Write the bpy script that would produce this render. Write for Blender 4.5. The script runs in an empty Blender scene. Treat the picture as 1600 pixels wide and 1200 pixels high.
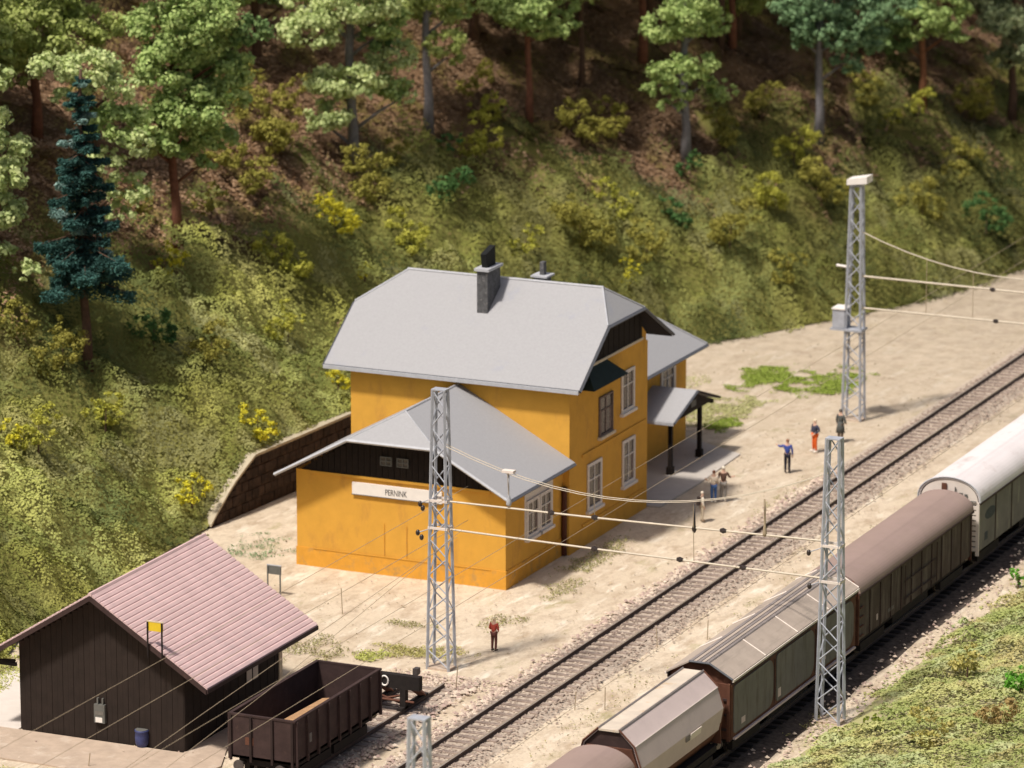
import bpy, bmesh, math, random
import numpy as np
from mathutils import Vector, Matrix
random.seed(7); RNG = np.random.default_rng(11)
R = math.radians

# ------------------------------------------------------------------ camera, sky, sun, exposure
scene = bpy.context.scene
COL = bpy.data.collections.new('railway_station'); scene.collection.children.link(COL)
CAM = (82.27267, -182.31742, 57.67386); YAW = R(24.20898); PITCH = R(13.63746); FPX = 7493.94
cam_data = bpy.data.cameras.new('camera'); cam = bpy.data.objects.new('camera', cam_data); scene.collection.objects.link(cam)
cam.location = CAM; cam.rotation_euler = (R(90) - PITCH, 0, YAW)
cam_data.sensor_width = 36; cam_data.lens = FPX / 1600 * 36; cam_data.clip_start = 1; cam_data.clip_end = 3000
cam_data.dof.use_dof = True; cam_data.dof.focus_distance = 186; cam_data.dof.aperture_fstop = 0.42
scene.camera = cam
world = bpy.data.worlds.new('World'); scene.world = world; world.use_nodes = True
SUN_EL = R(61); SUN_AZ = (-.37, -.929)            # horizontal direction towards the sun
wn = world.node_tree.nodes; sky = wn.new('ShaderNodeTexSky'); sky.sky_type = 'NISHITA'; sky.sun_disc = False
sky.sun_elevation = SUN_EL; sky.sun_rotation = math.atan2(SUN_AZ[0], SUN_AZ[1]) % (2 * math.pi)
sky.air_density = 1.0; sky.dust_density = 6.0; sky.ozone_density = 1.0
world.node_tree.links.new(sky.outputs[0], wn['Background'].inputs[0]); wn['Background'].inputs[1].default_value = 0.072
sl = bpy.data.lights.new('sun', 'SUN'); sun = bpy.data.objects.new('sun', sl); scene.collection.objects.link(sun)
sl.energy = 3.75; sl.angle = R(5.0); sl.color = (1.0, .93, .84)
sdir = Vector((SUN_AZ[0] * math.cos(SUN_EL), SUN_AZ[1] * math.cos(SUN_EL), math.sin(SUN_EL)))
sun.rotation_euler = sdir.to_track_quat('Z', 'Y').to_euler()
scene.view_settings.view_transform = 'Standard'; scene.view_settings.look = 'None'
scene.view_settings.exposure = 0.12; scene.view_settings.gamma = 1

# ------------------------------------------------------------------ helpers
_fh = np.array([-math.sin(YAW), math.cos(YAW), 0]); _rt = np.array([math.cos(YAW), math.sin(YAW), 0])
_fw = _fh * math.cos(PITCH) + np.array([0, 0, -math.sin(PITCH)]); _up = _fh * math.sin(PITCH) + np.array([0, 0, math.cos(PITCH)])
_c = np.array(CAM)
def ray(px, py): return _fw + _rt * ((px - 800) / FPX) + _up * ((600 - py) / FPX)
def at(px, py, ax='z', v=0.0):
    d = ray(px, py); i = 'xyz'.index(ax); return _c + d * ((v - _c[i]) / d[i])

def hsh(ix, iy, s):
    n = (ix * 374761393 + iy * 668265263 + s * 974711) & 0x7fffffff
    n = ((n ^ (n >> 13)) * 1274126177) & 0x7fffffff
    return ((n ^ (n >> 16)) & 0xffff) / 65535.0
def vnoise(x, y, s=0):
    x = np.asarray(x, float); y = np.asarray(y, float)
    ix = np.floor(x).astype(np.int64); iy = np.floor(y).astype(np.int64); fx = x - ix; fy = y - iy
    fx = fx * fx * (3 - 2 * fx); fy = fy * fy * (3 - 2 * fy)
    a = hsh(ix, iy, s); b = hsh(ix + 1, iy, s); c = hsh(ix, iy + 1, s); d = hsh(ix + 1, iy + 1, s)
    return (a * (1 - fx) + b * fx) * (1 - fy) + (c * (1 - fx) + d * fx) * fy
def fbm(x, y, s=0, o=3):
    t = 0; a = 1; w = 0
    for k in range(o): t = t + a * vnoise(np.asarray(x) * 2**k, np.asarray(y) * 2**k, s + k); w += a; a *= .5
    return t / w

def mat(name, color, rough=.85, var=.12, scale=3.0, bump=0.0, bscale=None, color2=None, metal=0.0, stain=None, detail=6, spec=.25):
    m = bpy.data.materials.new(name); m.use_nodes = True; nt = m.node_tree; n = nt.nodes; L = nt.links
    b = n['Principled BSDF']; b.inputs['Roughness'].default_value = rough; b.inputs['Metallic'].default_value = metal
    b.inputs['Specular IOR Level'].default_value = spec
    tc = n.new('ShaderNodeTexCoord'); mp = n.new('ShaderNodeMapping'); L.new(tc.outputs['Object'], mp.inputs[0])
    nz = n.new('ShaderNodeTexNoise'); nz.inputs['Scale'].default_value = scale; nz.inputs['Detail'].default_value = detail; nz.inputs['Roughness'].default_value = .65
    L.new(mp.outputs[0], nz.inputs['Vector'])
    cr = n.new('ShaderNodeValToRGB'); c1 = [max(0, v * (1 - var)) for v in color]; c2 = color2 or [min(1, v * (1 + var)) for v in color]
    cr.color_ramp.elements[0].position = .34; cr.color_ramp.elements[1].position = .66
    cr.color_ramp.elements[0].color = (*c1, 1); cr.color_ramp.elements[1].color = (*c2, 1)
    L.new(nz.outputs['Fac'], cr.inputs[0]); out = cr.outputs[0]
    if stain:
        s2 = n.new('ShaderNodeTexNoise'); s2.inputs['Scale'].default_value = stain[1]; s2.inputs['Detail'].default_value = 8; s2.inputs['Roughness'].default_value = .7
        m2 = n.new('ShaderNodeMapping'); m2.inputs['Scale'].default_value = stain[3] if len(stain) > 3 else (1, 1, 1)
        L.new(tc.outputs['Object'], m2.inputs[0]); L.new(m2.outputs[0], s2.inputs['Vector'])
        r2 = n.new('ShaderNodeMapRange'); r2.inputs[1].default_value = stain[2]; r2.inputs[2].default_value = stain[2] + .16; L.new(s2.outputs['Fac'], r2.inputs[0])
        mx = n.new('ShaderNodeMix'); mx.data_type = 'RGBA'; L.new(r2.outputs[0], mx.inputs[0]); L.new(out, mx.inputs[6]); mx.inputs[7].default_value = (*stain[0], 1); out = mx.outputs[2]
    L.new(out, b.inputs['Base Color'])
    if bump:
        bn = n.new('ShaderNodeTexNoise'); bn.inputs['Scale'].default_value = bscale or scale * 3; bn.inputs['Detail'].default_value = 5
        L.new(tc.outputs['Object'], bn.inputs['Vector']); bp = n.new('ShaderNodeBump'); bp.inputs['Strength'].default_value = bump; bp.inputs['Distance'].default_value = .05
        L.new(bn.outputs['Fac'], bp.inputs['Height']); L.new(bp.outputs[0], b.inputs['Normal'])
    return m
def leafmat(name, rough=.9, trans=.25):
    m = bpy.data.materials.new(name); m.use_nodes = True; nt = m.node_tree; n = nt.nodes; L = nt.links; b = n['Principled BSDF']
    b.inputs['Roughness'].default_value = rough; b.inputs['Specular IOR Level'].default_value = .12
    a = n.new('ShaderNodeAttribute'); a.attribute_name = 'Col'; L.new(a.outputs['Color'], b.inputs['Base Color'])
    t = n.new('ShaderNodeBsdfTranslucent'); L.new(a.outputs['Color'], t.inputs[0]); mx = n.new('ShaderNodeMixShader'); mx.inputs[0].default_value = trans
    L.new(b.outputs[0], mx.inputs[1]); L.new(t.outputs[0], mx.inputs[2]); L.new(mx.outputs[0], n['Material Output'].inputs[0])
    return m

M = dict(
 wall=mat('ochre_render', (.66, .35, .055), .9, .05, 1.5, .25, 26, stain=((.54, .275, .055), 1.1, .54, (1, 1, .4))),
 base=mat('ochre_plinth', (.67, .33, .045), .9, .07, 2.0, .25, 26, stain=((.46, .27, .09), 1.8, .52)),
 roof=mat('grey_roofing', (.355, .355, .37), .8, .045, 9.0, .12, 60, stain=((.30, .315, .375), .45, .60)),
 trim=mat('roof_edge_metal', (.44, .45, .48), .55, .1, 4),
 edge=mat('dark_roof_edge', (.10, .105, .12), .7, .1, 4),
 board=mat('dark_brown_boards', (.014, .009, .007), .85, .25, 5, .2),
 green=mat('dark_green_tin', (.010, .022, .020), .6, .2, 3),
 frame=mat('white_window_paint', (.72, .66, .60), .6, .05, 5),
 sill=mat('cream_sill', (.62, .52, .38), .7, .08, 5),
 glass=mat('dark_window_glass', (.035, .028, .025), .18, .3, 3, color2=(.10, .08, .07), spec=.5),
 curtain=mat('dull_curtain', (.19, .14, .12), .9, .2, 6),
 sign=mat('white_sign', (.80, .76, .72), .6, .04, 3), ink=mat('sign_ink', (.06, .055, .055), .7, .05, 3),
 pipe=mat('rust_downpipe', (.085, .025, .012), .6, .2, 4),
 chim=mat('grey_chimney_plaster', (.10, .10, .105), .9, .3, 5, .5, 20, stain=((.30, .29, .28), 7, .56)),
 black=mat('sooty_black', (.012, .013, .013), .8, .2, 5),
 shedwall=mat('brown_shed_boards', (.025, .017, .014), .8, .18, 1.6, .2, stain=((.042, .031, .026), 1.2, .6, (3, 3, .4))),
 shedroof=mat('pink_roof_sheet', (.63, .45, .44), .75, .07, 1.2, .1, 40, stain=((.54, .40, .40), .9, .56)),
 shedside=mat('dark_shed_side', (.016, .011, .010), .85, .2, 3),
 concrete=mat('platform_concrete', (.47, .37, .29), .95, .1, 1.5, .3, 20, stain=((.60, .51, .42), .8, .54)),
 pave=mat('grey_paving', (.50, .46, .42), .95, .06, 1.2, .1, stain=((.42, .39, .36), 1.3, .6)),
 blue=mat('blue_barrel_paint', (.05, .06, .16), .5, .2, 5),
 steel=mat('galvanised_lattice', (.42, .44, .49), .55, .12, 4, metal=.15, stain=((.60, .60, .62), 2, .6)),
 wire=mat('pale_wire', (.62, .55, .44), .6, .08, 3), dwire=mat('dull_wire', (.40, .32, .22), .7, .1, 3),
 insul=mat('brown_insulator', (.035, .025, .022), .35, .2, 5, spec=.5),
 yellow=mat('yellow_sign_paint', (.70, .50, .03), .6, .05, 4), grey=mat('dull_grey_board', (.13, .13, .12), .7, .1, 4),
 railtop=mat('worn_rail', (.42, .36, .31), .4, .15, 6, metal=.4), sleeper=mat('sleeper_wood', (.22, .165, .14), .95, .3, 3, .4, color2=(.40, .32, .27)),
 ballast=mat('ballast_bed', (.42, .34, .275), .98, .2, 5, .8, 12, color2=(.58, .49, .40)), shaded_bed=mat('train_shade_ballast', (.055, .042, .034), .98, .25, 4, .8, 12, color2=(.12, .095, .08)),  # second bed is darkened: the train's shadow painted into its colour
 gond=mat('gondola_brown', (.050, .030, .028), .75, .2, 2, .1, stain=((.09, .055, .045), 1.6, .58)),
 gondin=mat('gondola_inside', (.032, .020, .018), .85, .2, 2), sand=mat('sand_load', (.42, .25, .13), .95, .15, 4, .4),
 under=mat('underframe_black', (.020, .016, .015), .8, .25, 4), wheel=mat('wheel_steel', (.10, .085, .08), .5, .2, 5, metal=.3),
 rust=mat('rusty_brown_frame', (.12, .050, .032), .8, .2, 3, .1, stain=((.19, .10, .07), 2, .58)),
 hop=mat('pale_hopper_side', (.58, .48, .46), .75, .06, .8, .05, stain=((.47, .38, .36), .8, .58)),
 hoptop=mat('tan_hopper_top', (.60, .52, .43), .85, .1, 1.2, stain=((.52, .33, .15), .8, .56)),
 wagroof=mat('grey_brown_wagon_roof', (.42, .35, .295), .8, .08, 1, .05, stain=((.33, .28, .235), .8, .52, (4, .4, 1))),
 strake=mat('striped_dark_roof', (.24, .21, .20), .8, .15, 2, stain=((.14, .12, .12), 2, .56, (6, .2, 1))),
 panel=mat('grey_green_panel', (.17, .16, .145), .8, .1, 1.5, stain=((.12, .105, .09), 1.3, .50, (1, 2.5, .4))),
 brownroof=mat('brown_wagon_roof', (.32, .235, .205), .8, .05, .7, .05, 8, stain=((.33, .24, .215), .9, .50)),
 darkside=mat('dark_wagon_side', (.075, .055, .046), .85, .25, 1.2, .1, stain=((.15, .125, .105), 1.0, .50, (1, 2.5, .3))),
 whiteroof=mat('white_wagon_roof', (.72, .67, .67), .75, .04, .8, .1, 8, stain=((.56, .49, .475), .9, .54, (1, .5, 1))),
 cream=mat('cream_wagon_end', (.74, .66, .60), .8, .06, 2), olive=mat('grey_olive_side', (.175, .165, .15), .85, .15, .9, .05, stain=((.32, .30, .24), .8, .55, (1, 2, .4))),
 patch=mat('faded_emblem', (.055, .065, .075), .8, .2, 6),
 trunkg=mat('grey_bark', (.20, .19, .20), .95, .2, 4, .6), trunkr=mat('reddish_bark', (.19, .080, .050), .95, .25, 4, .6),
 trunkb=mat('brown_bark', (.10, .060, .042), .95, .25, 4, .6), trunko=mat('orange_bark', (.24, .105, .055), .95, .2, 4, .6),
 wallstone=mat('dark_retaining_stone', (.034, .022, .016), .95, .35, 2.2, .6, color2=(.065, .042, .031)), coping=mat('pale_coping', (.46, .40, .29), .95, .12, 2.5, .4),
 skin=mat('skin', (.62, .40, .30), .6, .03, 6),
 leaf=leafmat('leaf_flock'), turf=leafmat('ground_turf', trans=.1), litter=leafmat('dry_leaf_litter', trans=.05),
)

def quick_mat(name, c): 
    if name not in M: M[name] = mat(name, c, .8, .1, 8)
    return M[name]
def tag(o, label=None, cat=None, group=None, kind=None):
    if label: o['label'] = label
    if cat: o['category'] = cat
    if group: o['group'] = group
    if kind: o['kind'] = kind
    return o
def empty(name, loc, label, cat, group=None, rz=0):
    o = bpy.data.objects.new(name, None); COL.objects.link(o); o.location = loc; o.rotation_euler = (0, 0, rz); o.empty_display_size = .5
    return tag(o, label, cat, group)
class MB:
    def __init__(s): s.v = []; s.f = []
    def poly(s, pts): 
        b = len(s.v); s.v += [tuple(map(float, p)) for p in pts]; s.f.append(tuple(range(b, b + len(pts)))); return s
    def box(s, x0, x1, y0, y1, z0, z1):
        b = len(s.v); s.v += [(x, y, z) for z in (z0, z1) for y in (y0, y1) for x in (x0, x1)]
        s.f += [tuple(b + i for i in q) for q in ((0, 2, 3, 1), (4, 5, 7, 6), (0, 1, 5, 4), (2, 6, 7, 3), (0, 4, 6, 2), (1, 3, 7, 5))]; return s
    def hexa(s, pts):  # 8 points: bottom 4 (ccw), top 4
        b = len(s.v); s.v += [tuple(map(float, p)) for p in pts]
        s.f += [tuple(b + i for i in q) for q in ((3, 2, 1, 0), (4, 5, 6, 7), (0, 1, 5, 4), (1, 2, 6, 5), (2, 3, 7, 6), (3, 0, 4, 7))]; return s
    def slab(s, pts, th):  # polygon given thickness downwards along -z
        n = len(pts); b = len(s.v); s.v += [tuple(map(float, p)) for p in pts] + [(p[0], p[1], p[2] - th) for p in pts]
        s.f.append(tuple(range(b, b + n))); s.f.append(tuple(range(b + 2 * n - 1, b + n - 1, -1)))
        for i in range(n): j = (i + 1) % n; s.f.append((b + j, b + i, b + n + i, b + n + j))
        return s
    def prism_y(s, sec, y0, y1):  # section of (x,z)
        n = len(sec); b = len(s.v); s.v += [(x, y0, z) for x, z in sec] + [(x, y1, z) for x, z in sec]
        s.f.append(tuple(range(b, b + n))); s.f.append(tuple(range(b + 2 * n - 1, b + n - 1, -1)))
        for i in range(n): j = (i + 1) % n; s.f.append((b + j, b + i, b + n + i, b + n + j))
        return s
    def prism_x(s, sec, x0, x1):
        n = len(sec); b = len(s.v); s.v += [(x0, y, z) for y, z in sec] + [(x1, y, z) for y, z in sec]
        s.f.append(tuple(range(b, b + n))); s.f.append(tuple(range(b + 2 * n - 1, b + n - 1, -1)))
        for i in range(n): j = (i + 1) % n; s.f.append((b + j, b + i, b + n + i, b + n + j))
        return s
    def tube(s, path, rad, n=6, cap=True):
        P = [Vector(p) for p in path]; m = len(P); rad = [rad] * m if not hasattr(rad, '__len__') else rad; b = len(s.v)
        for i, p in enumerate(P):
            d = (P[min(i + 1, m - 1)] - P[max(i - 1, 0)]).normalized(); a = Vector((0, 0, 1)) if abs(d.z) < .9 else Vector((1, 0, 0))
            u = d.cross(a).normalized(); w = d.cross(u)
            for k in range(n): t = 2 * math.pi * k / n; s.v.append(tuple(p + (u * math.cos(t) + w * math.sin(t)) * rad[i]))
        for i in range(m - 1):
            for k in range(n): k2 = (k + 1) % n; s.f.append((b + i * n + k, b + i * n + k2, b + (i + 1) * n + k2, b + (i + 1) * n + k))
        if cap: s.f.append(tuple(b + n - 1 - k for k in range(n))); s.f.append(tuple(b + (m - 1) * n + k for k in range(n)))
        return s
    def cyl(s, p0, p1, r, n=12): return s.tube([p0, p1], r, n)
    def ball(s, c, r, n=8, sx=1, sy=1, sz=1):
        b = len(s.v); rows = n // 2
        for i in range(rows + 1):
            a = math.pi * i / rows
            for k in range(n): t = 2 * math.pi * k / n; s.v.append((c[0] + r * sx * math.sin(a) * math.cos(t), c[1] + r * sy * math.sin(a) * math.sin(t), c[2] + r * sz * math.cos(a)))
        for i in range(rows):
            for k in range(n): k2 = (k + 1) % n; s.f.append((b + i * n + k, b + (i + 1) * n + k, b + (i + 1) * n + k2, b + i * n + k2))
        return s
    def build(s, name, m, parent=None, smooth=False):
        me = bpy.data.meshes.new(name); me.from_pydata(s.v, [], s.f); me.validate(); 
        bm = bmesh.new(); bm.from_mesh(me); bmesh.ops.recalc_face_normals(bm, faces=bm.faces); bm.to_mesh(me); bm.free()
        me.materials.append(M[m] if isinstance(m, str) else m)
        if smooth: me.polygons.foreach_set('use_smooth', [True] * len(me.polygons))
        o = bpy.data.objects.new(name, me); COL.objects.link(o)
        if parent: o.parent = parent
        return o
def inst(src, name, parent, loc=(0, 0, 0), rot=(0, 0, 0), sc=(1, 1, 1)):
    o = bpy.data.objects.new(name, src.data); COL.objects.link(o); o.parent = parent; o.location = loc; o.rotation_euler = rot; o.scale = sc; return o

def quads_mesh(name, C, N, S, colr, m, parent=None, aspect=.7, shape='leaf'):
    """many small bent leaves: centres C, normals N, sizes S, colours colr"""
    n = len(C); N = N / (np.linalg.norm(N, axis=1, keepdims=True) + 1e-9)
    a = RNG.normal(size=(n, 3)); U = a - (a * N).sum(1, keepdims=True) * N; U /= (np.linalg.norm(U, axis=1, keepdims=True) + 1e-9); W = np.cross(N, U)
    S = S[:, None]; bend = N * S * .22
    V = np.stack([C - U * S - bend, C - W * S * aspect + bend * RNG.random((n, 1)), C + U * S - bend, C + W * S * aspect + bend * RNG.random((n, 1))], 1).reshape(-1, 3)
    me = bpy.data.meshes.new(name); me.vertices.add(4 * n); me.vertices.foreach_set('co', V.astype(np.float32).ravel())
    me.loops.add(4 * n); me.loops.foreach_set('vertex_index', np.arange(4 * n, dtype=np.int32))
    me.polygons.add(n); me.polygons.foreach_set('loop_start', np.arange(0, 4 * n, 4, dtype=np.int32)); me.polygons.foreach_set('loop_total', np.full(n, 4, dtype=np.int32))
    me.update(calc_edges=True)
    at_ = me.color_attributes.new('Col', 'FLOAT_COLOR', 'POINT'); cc = np.ones((4 * n, 4), np.float32); cc[:, :3] = np.repeat(np.clip(colr, 0, 1), 4, 0); at_.data.foreach_set('color', cc.ravel())
    me.materials.append(M[m]); o = bpy.data.objects.new(name, me); COL.objects.link(o)
    if parent: o.parent = parent
    return o

# ------------------------------------------------------------------ terrain
FY = np.array([-200, -80, -40, -19, -14, 3.9, 11.2, 17, 24, 33, 46, 50.7, 55, 59.4, 64.7, 71.7, 90, 140, 300.]); FX = np.array([-14, -14, -14, -14.2, -15.8, -16.4, -15.8, -15.4, -14.8, -13, -10.3, -7.5, -5.5, -3.4, -1.5, -.2, 2, 8, 20.])
def foot(y): return np.interp(y, FY, FX)
def wallh(y): return np.interp(y, [3.6, 5.6, 7.5, 16.5, 20, 26], [0.05, 1.5, 2.45, 2.5, 2.2, 0])
def hill(x, y):
    x = np.asarray(x, float); y = np.asarray(y, float); d = np.maximum(foot(y) - x, 0)
    h = .70 * np.minimum(d, 15) + .56 * np.clip(d - 15, 0, 45) + .3 * np.clip(d - 60, 0, 200)
    b = (fbm(x / 5, y / 5, 3) - .5) * 2.2 + (fbm(x / 1.7, y / 1.7, 9) - .5) * 1.0
    return np.where(d > 0, wallh(y) * np.exp(-d / 9) + h * (1 - .25 * np.exp(-d / 2.5)) + b * np.clip(d / 2.5, 0, 1), 0)
def bank(x, y):
    d = np.maximum(np.asarray(x, float) - (19.9 + .9 * (vnoise(np.asarray(y) / 4, np.asarray(x) * 0, 5) - .5)), 0); return .16 * d + .35 * (1 - np.exp(-d / 1.5)) * fbm(np.asarray(x) / 2, np.asarray(y) / 2, 21)
def on_hill(px, py, lim=460):
    d = ray(px, py); s = 120.0
    while s < lim:
        p = _c + d * s
        if p[2] < hill(p[0], p[1]) or p[2] < 0: return p
        s += .25
    return p

gm = bpy.data.materials.new('sandy_ground'); gm.use_nodes = True
def ground_material():
    nt = gm.node_tree; n = nt.nodes; L = nt.links; b = n['Principled BSDF']; b.inputs['Roughness'].default_value = .97; b.inputs['Specular IOR Level'].default_value = .1
    tc = n.new('ShaderNodeTexCoord')
    def noise(scale, detail=6, rough=.6, sc=(1, 1, 1)):
        mp = n.new('ShaderNodeMapping'); mp.inputs['Scale'].default_value = sc; L.new(tc.outputs['Object'], mp.inputs[0])
        z = n.new('ShaderNodeTexNoise'); z.inputs['Scale'].default_value = scale; z.inputs['Detail'].default_value = detail; z.inputs['Roughness'].default_value = rough; L.new(mp.outputs[0], z.inputs['Vector']); return z.outputs['Fac']
    def ramp(f, a, bb): r = n.new('ShaderNodeMapRange'); r.inputs[1].default_value = a; r.inputs[2].default_value = bb; L.new(f, r.inputs[0]); return r.outputs[0]
    def mix(f, a, bb):
        m = n.new('ShaderNodeMix'); m.data_type = 'RGBA'; L.new(f, m.inputs[0])
        for i, c in ((6, a), (7, bb)):
            if isinstance(c, tuple): m.inputs[i].default_value = (*c, 1)
            else: L.new(c, m.inputs[i])
        return m.outputs[2]
    c = mix(ramp(noise(.13, 4), .38, .62), (.60, .50, .375), (.68, .575, .445))
    c = mix(ramp(noise(1.1, 8, .75, (1, .55, 1)), .47, .66), c, (.45, .35, .25))
    c = mix(ramp(noise(7, 6, .8), .52, .75), c, (.42, .33, .25))
    c = mix(ramp(noise(.5, 7, .7, (1, .5, 1)), .57, .70), c, (.40, .345, .20))
    c = mix(ramp(noise(.9, 7, .7, (1.4, .35, 1)), .54, .68), c, (.78, .70, .58))
    sep = n.new('ShaderNodeSeparateXYZ'); L.new(tc.outputs['Object'], sep.inputs[0])
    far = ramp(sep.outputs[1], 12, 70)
    c = mix(far, c, mix(ramp(noise(.9, 9, .8), .42, .62), (.46, .385, .295), (.30, .245, .185)))  # sand dims with distance, light falloff painted into the ground colour
    L.new(c, b.inputs['Base Color'])
    bp = n.new('ShaderNodeBump'); bp.inputs['Strength'].default_value = .8; bp.inputs['Distance'].default_value = .07; L.new(noise(4, 8, .75), bp.inputs['Height']); L.new(bp.outputs[0], b.inputs['Normal'])
ground_material()
def grid(name, xs, ys, zf, m, kind='structure'):
    X, Y = np.meshgrid(xs, ys); Z = zf(X, Y); V = np.stack([X, Y, Z], -1).reshape(-1, 3); nx, ny = len(xs), len(ys)
    i = np.arange(nx * ny).reshape(ny, nx); F = np.stack([i[:-1, :-1], i[:-1, 1:], i[1:, 1:], i[1:, :-1]], -1).reshape(-1, 4)
    me = bpy.data.meshes.new(name); me.from_pydata(V.tolist(), [], F.tolist()); me.materials.append(m); me.polygons.foreach_set('use_smooth', [True] * len(me.polygons))
    o = bpy.data.objects.new(name, me); COL.objects.link(o); o['kind'] = kind; return o
def gz(X, Y):
    inside = (X > foot(Y) + .3)
    return np.where(inside, (fbm(X / 3, Y / 3, 31) - .5) * .05 - .045, -.05) + 0 * X
xs = np.concatenate([[-600, -300, -120, -60], np.arange(-30, 30, .5), [40, 60, 120, 300, 800]]); ys = np.concatenate([[-400, -200, -100], np.arange(-60, 90, .5), [100, 140, 200, 400, 900]])
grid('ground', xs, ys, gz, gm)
# hillside: rows follow its foot
def hillside():
    ds = np.concatenate([np.arange(0, 40, .5), np.arange(40, 120, 4)]); yy = np.concatenate([np.arange(-140, -50, 4), np.arange(-50, 150, .6), np.arange(150, 380, 6)])
    D, Y = np.meshgrid(ds, yy); X = foot(Y) - D; Z = hill(X - 1e-3, Y) - .12 * (D > .1); V = np.stack([X, Y, Z], -1).reshape(-1, 3)
    nx, ny = len(ds), len(yy); i = np.arange(nx * ny).reshape(ny, nx); F = np.stack([i[:-1, 1:], i[:-1, :-1], i[1:, :-1], i[1:, 1:]], -1).reshape(-1, 4)
    me = bpy.data.meshes.new('hillside'); me.from_pydata(V.tolist(), [], F.tolist())
    xy = V[:, :2]; dd = foot(xy[:, 1]) - xy[:, 0]; up = sst((dd - zone(xy[:, 1])) / 3 + (fbm(xy[:, 0] / 2.2, xy[:, 1] / 2.2, 40) - .5) * 5, -.6, .8)[:, None]
    cc = np.ones((len(V), 4), np.float32); cc[:, :3] = np.array([[.25, .24, .07]]) * (1 - up) + np.array([[.21, .13, .075]]) * up; ca = me.color_attributes.new('Col', 'FLOAT_COLOR', 'POINT'); ca.data.foreach_set('color', cc.ravel())
    me.materials.append(M['turf']); me.polygons.foreach_set('use_smooth', [True] * len(me.polygons))
    o = bpy.data.objects.new('hillside', me); COL.objects.link(o); o['kind'] = 'structure'
grid('embankment', np.arange(19.4, 60, .5), np.concatenate([[-200, -120], np.arange(-60, 120, .6), [200, 300]]), lambda X, Y: bank(X, Y) - .12 + .1 * (X > 20.5), mat('bank_soil', (.46, .40, .25), .98, .2, 1.5, .7, 8, color2=(.42, .42, .17)))

# zone boundary between scrub and leaf litter, as distance up the hill
bp_ = [on_hill(*p) for p in [(-150, 440), (0, 420), (200, 385), (330, 365), (450, 325), (600, 295), (700, 265), (800, 245), (1000, 280), (1080, 255), (1250, 215), (1400, 180), (1600, 120)]]
ZY = np.array([p[1] for p in bp_]); ZD = np.array([foot(p[1]) - p[0] for p in bp_]); o_ = np.argsort(ZY); ZY = ZY[o_]; ZD = ZD[o_]
def zone(y): return np.interp(y, ZY, ZD)

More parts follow.
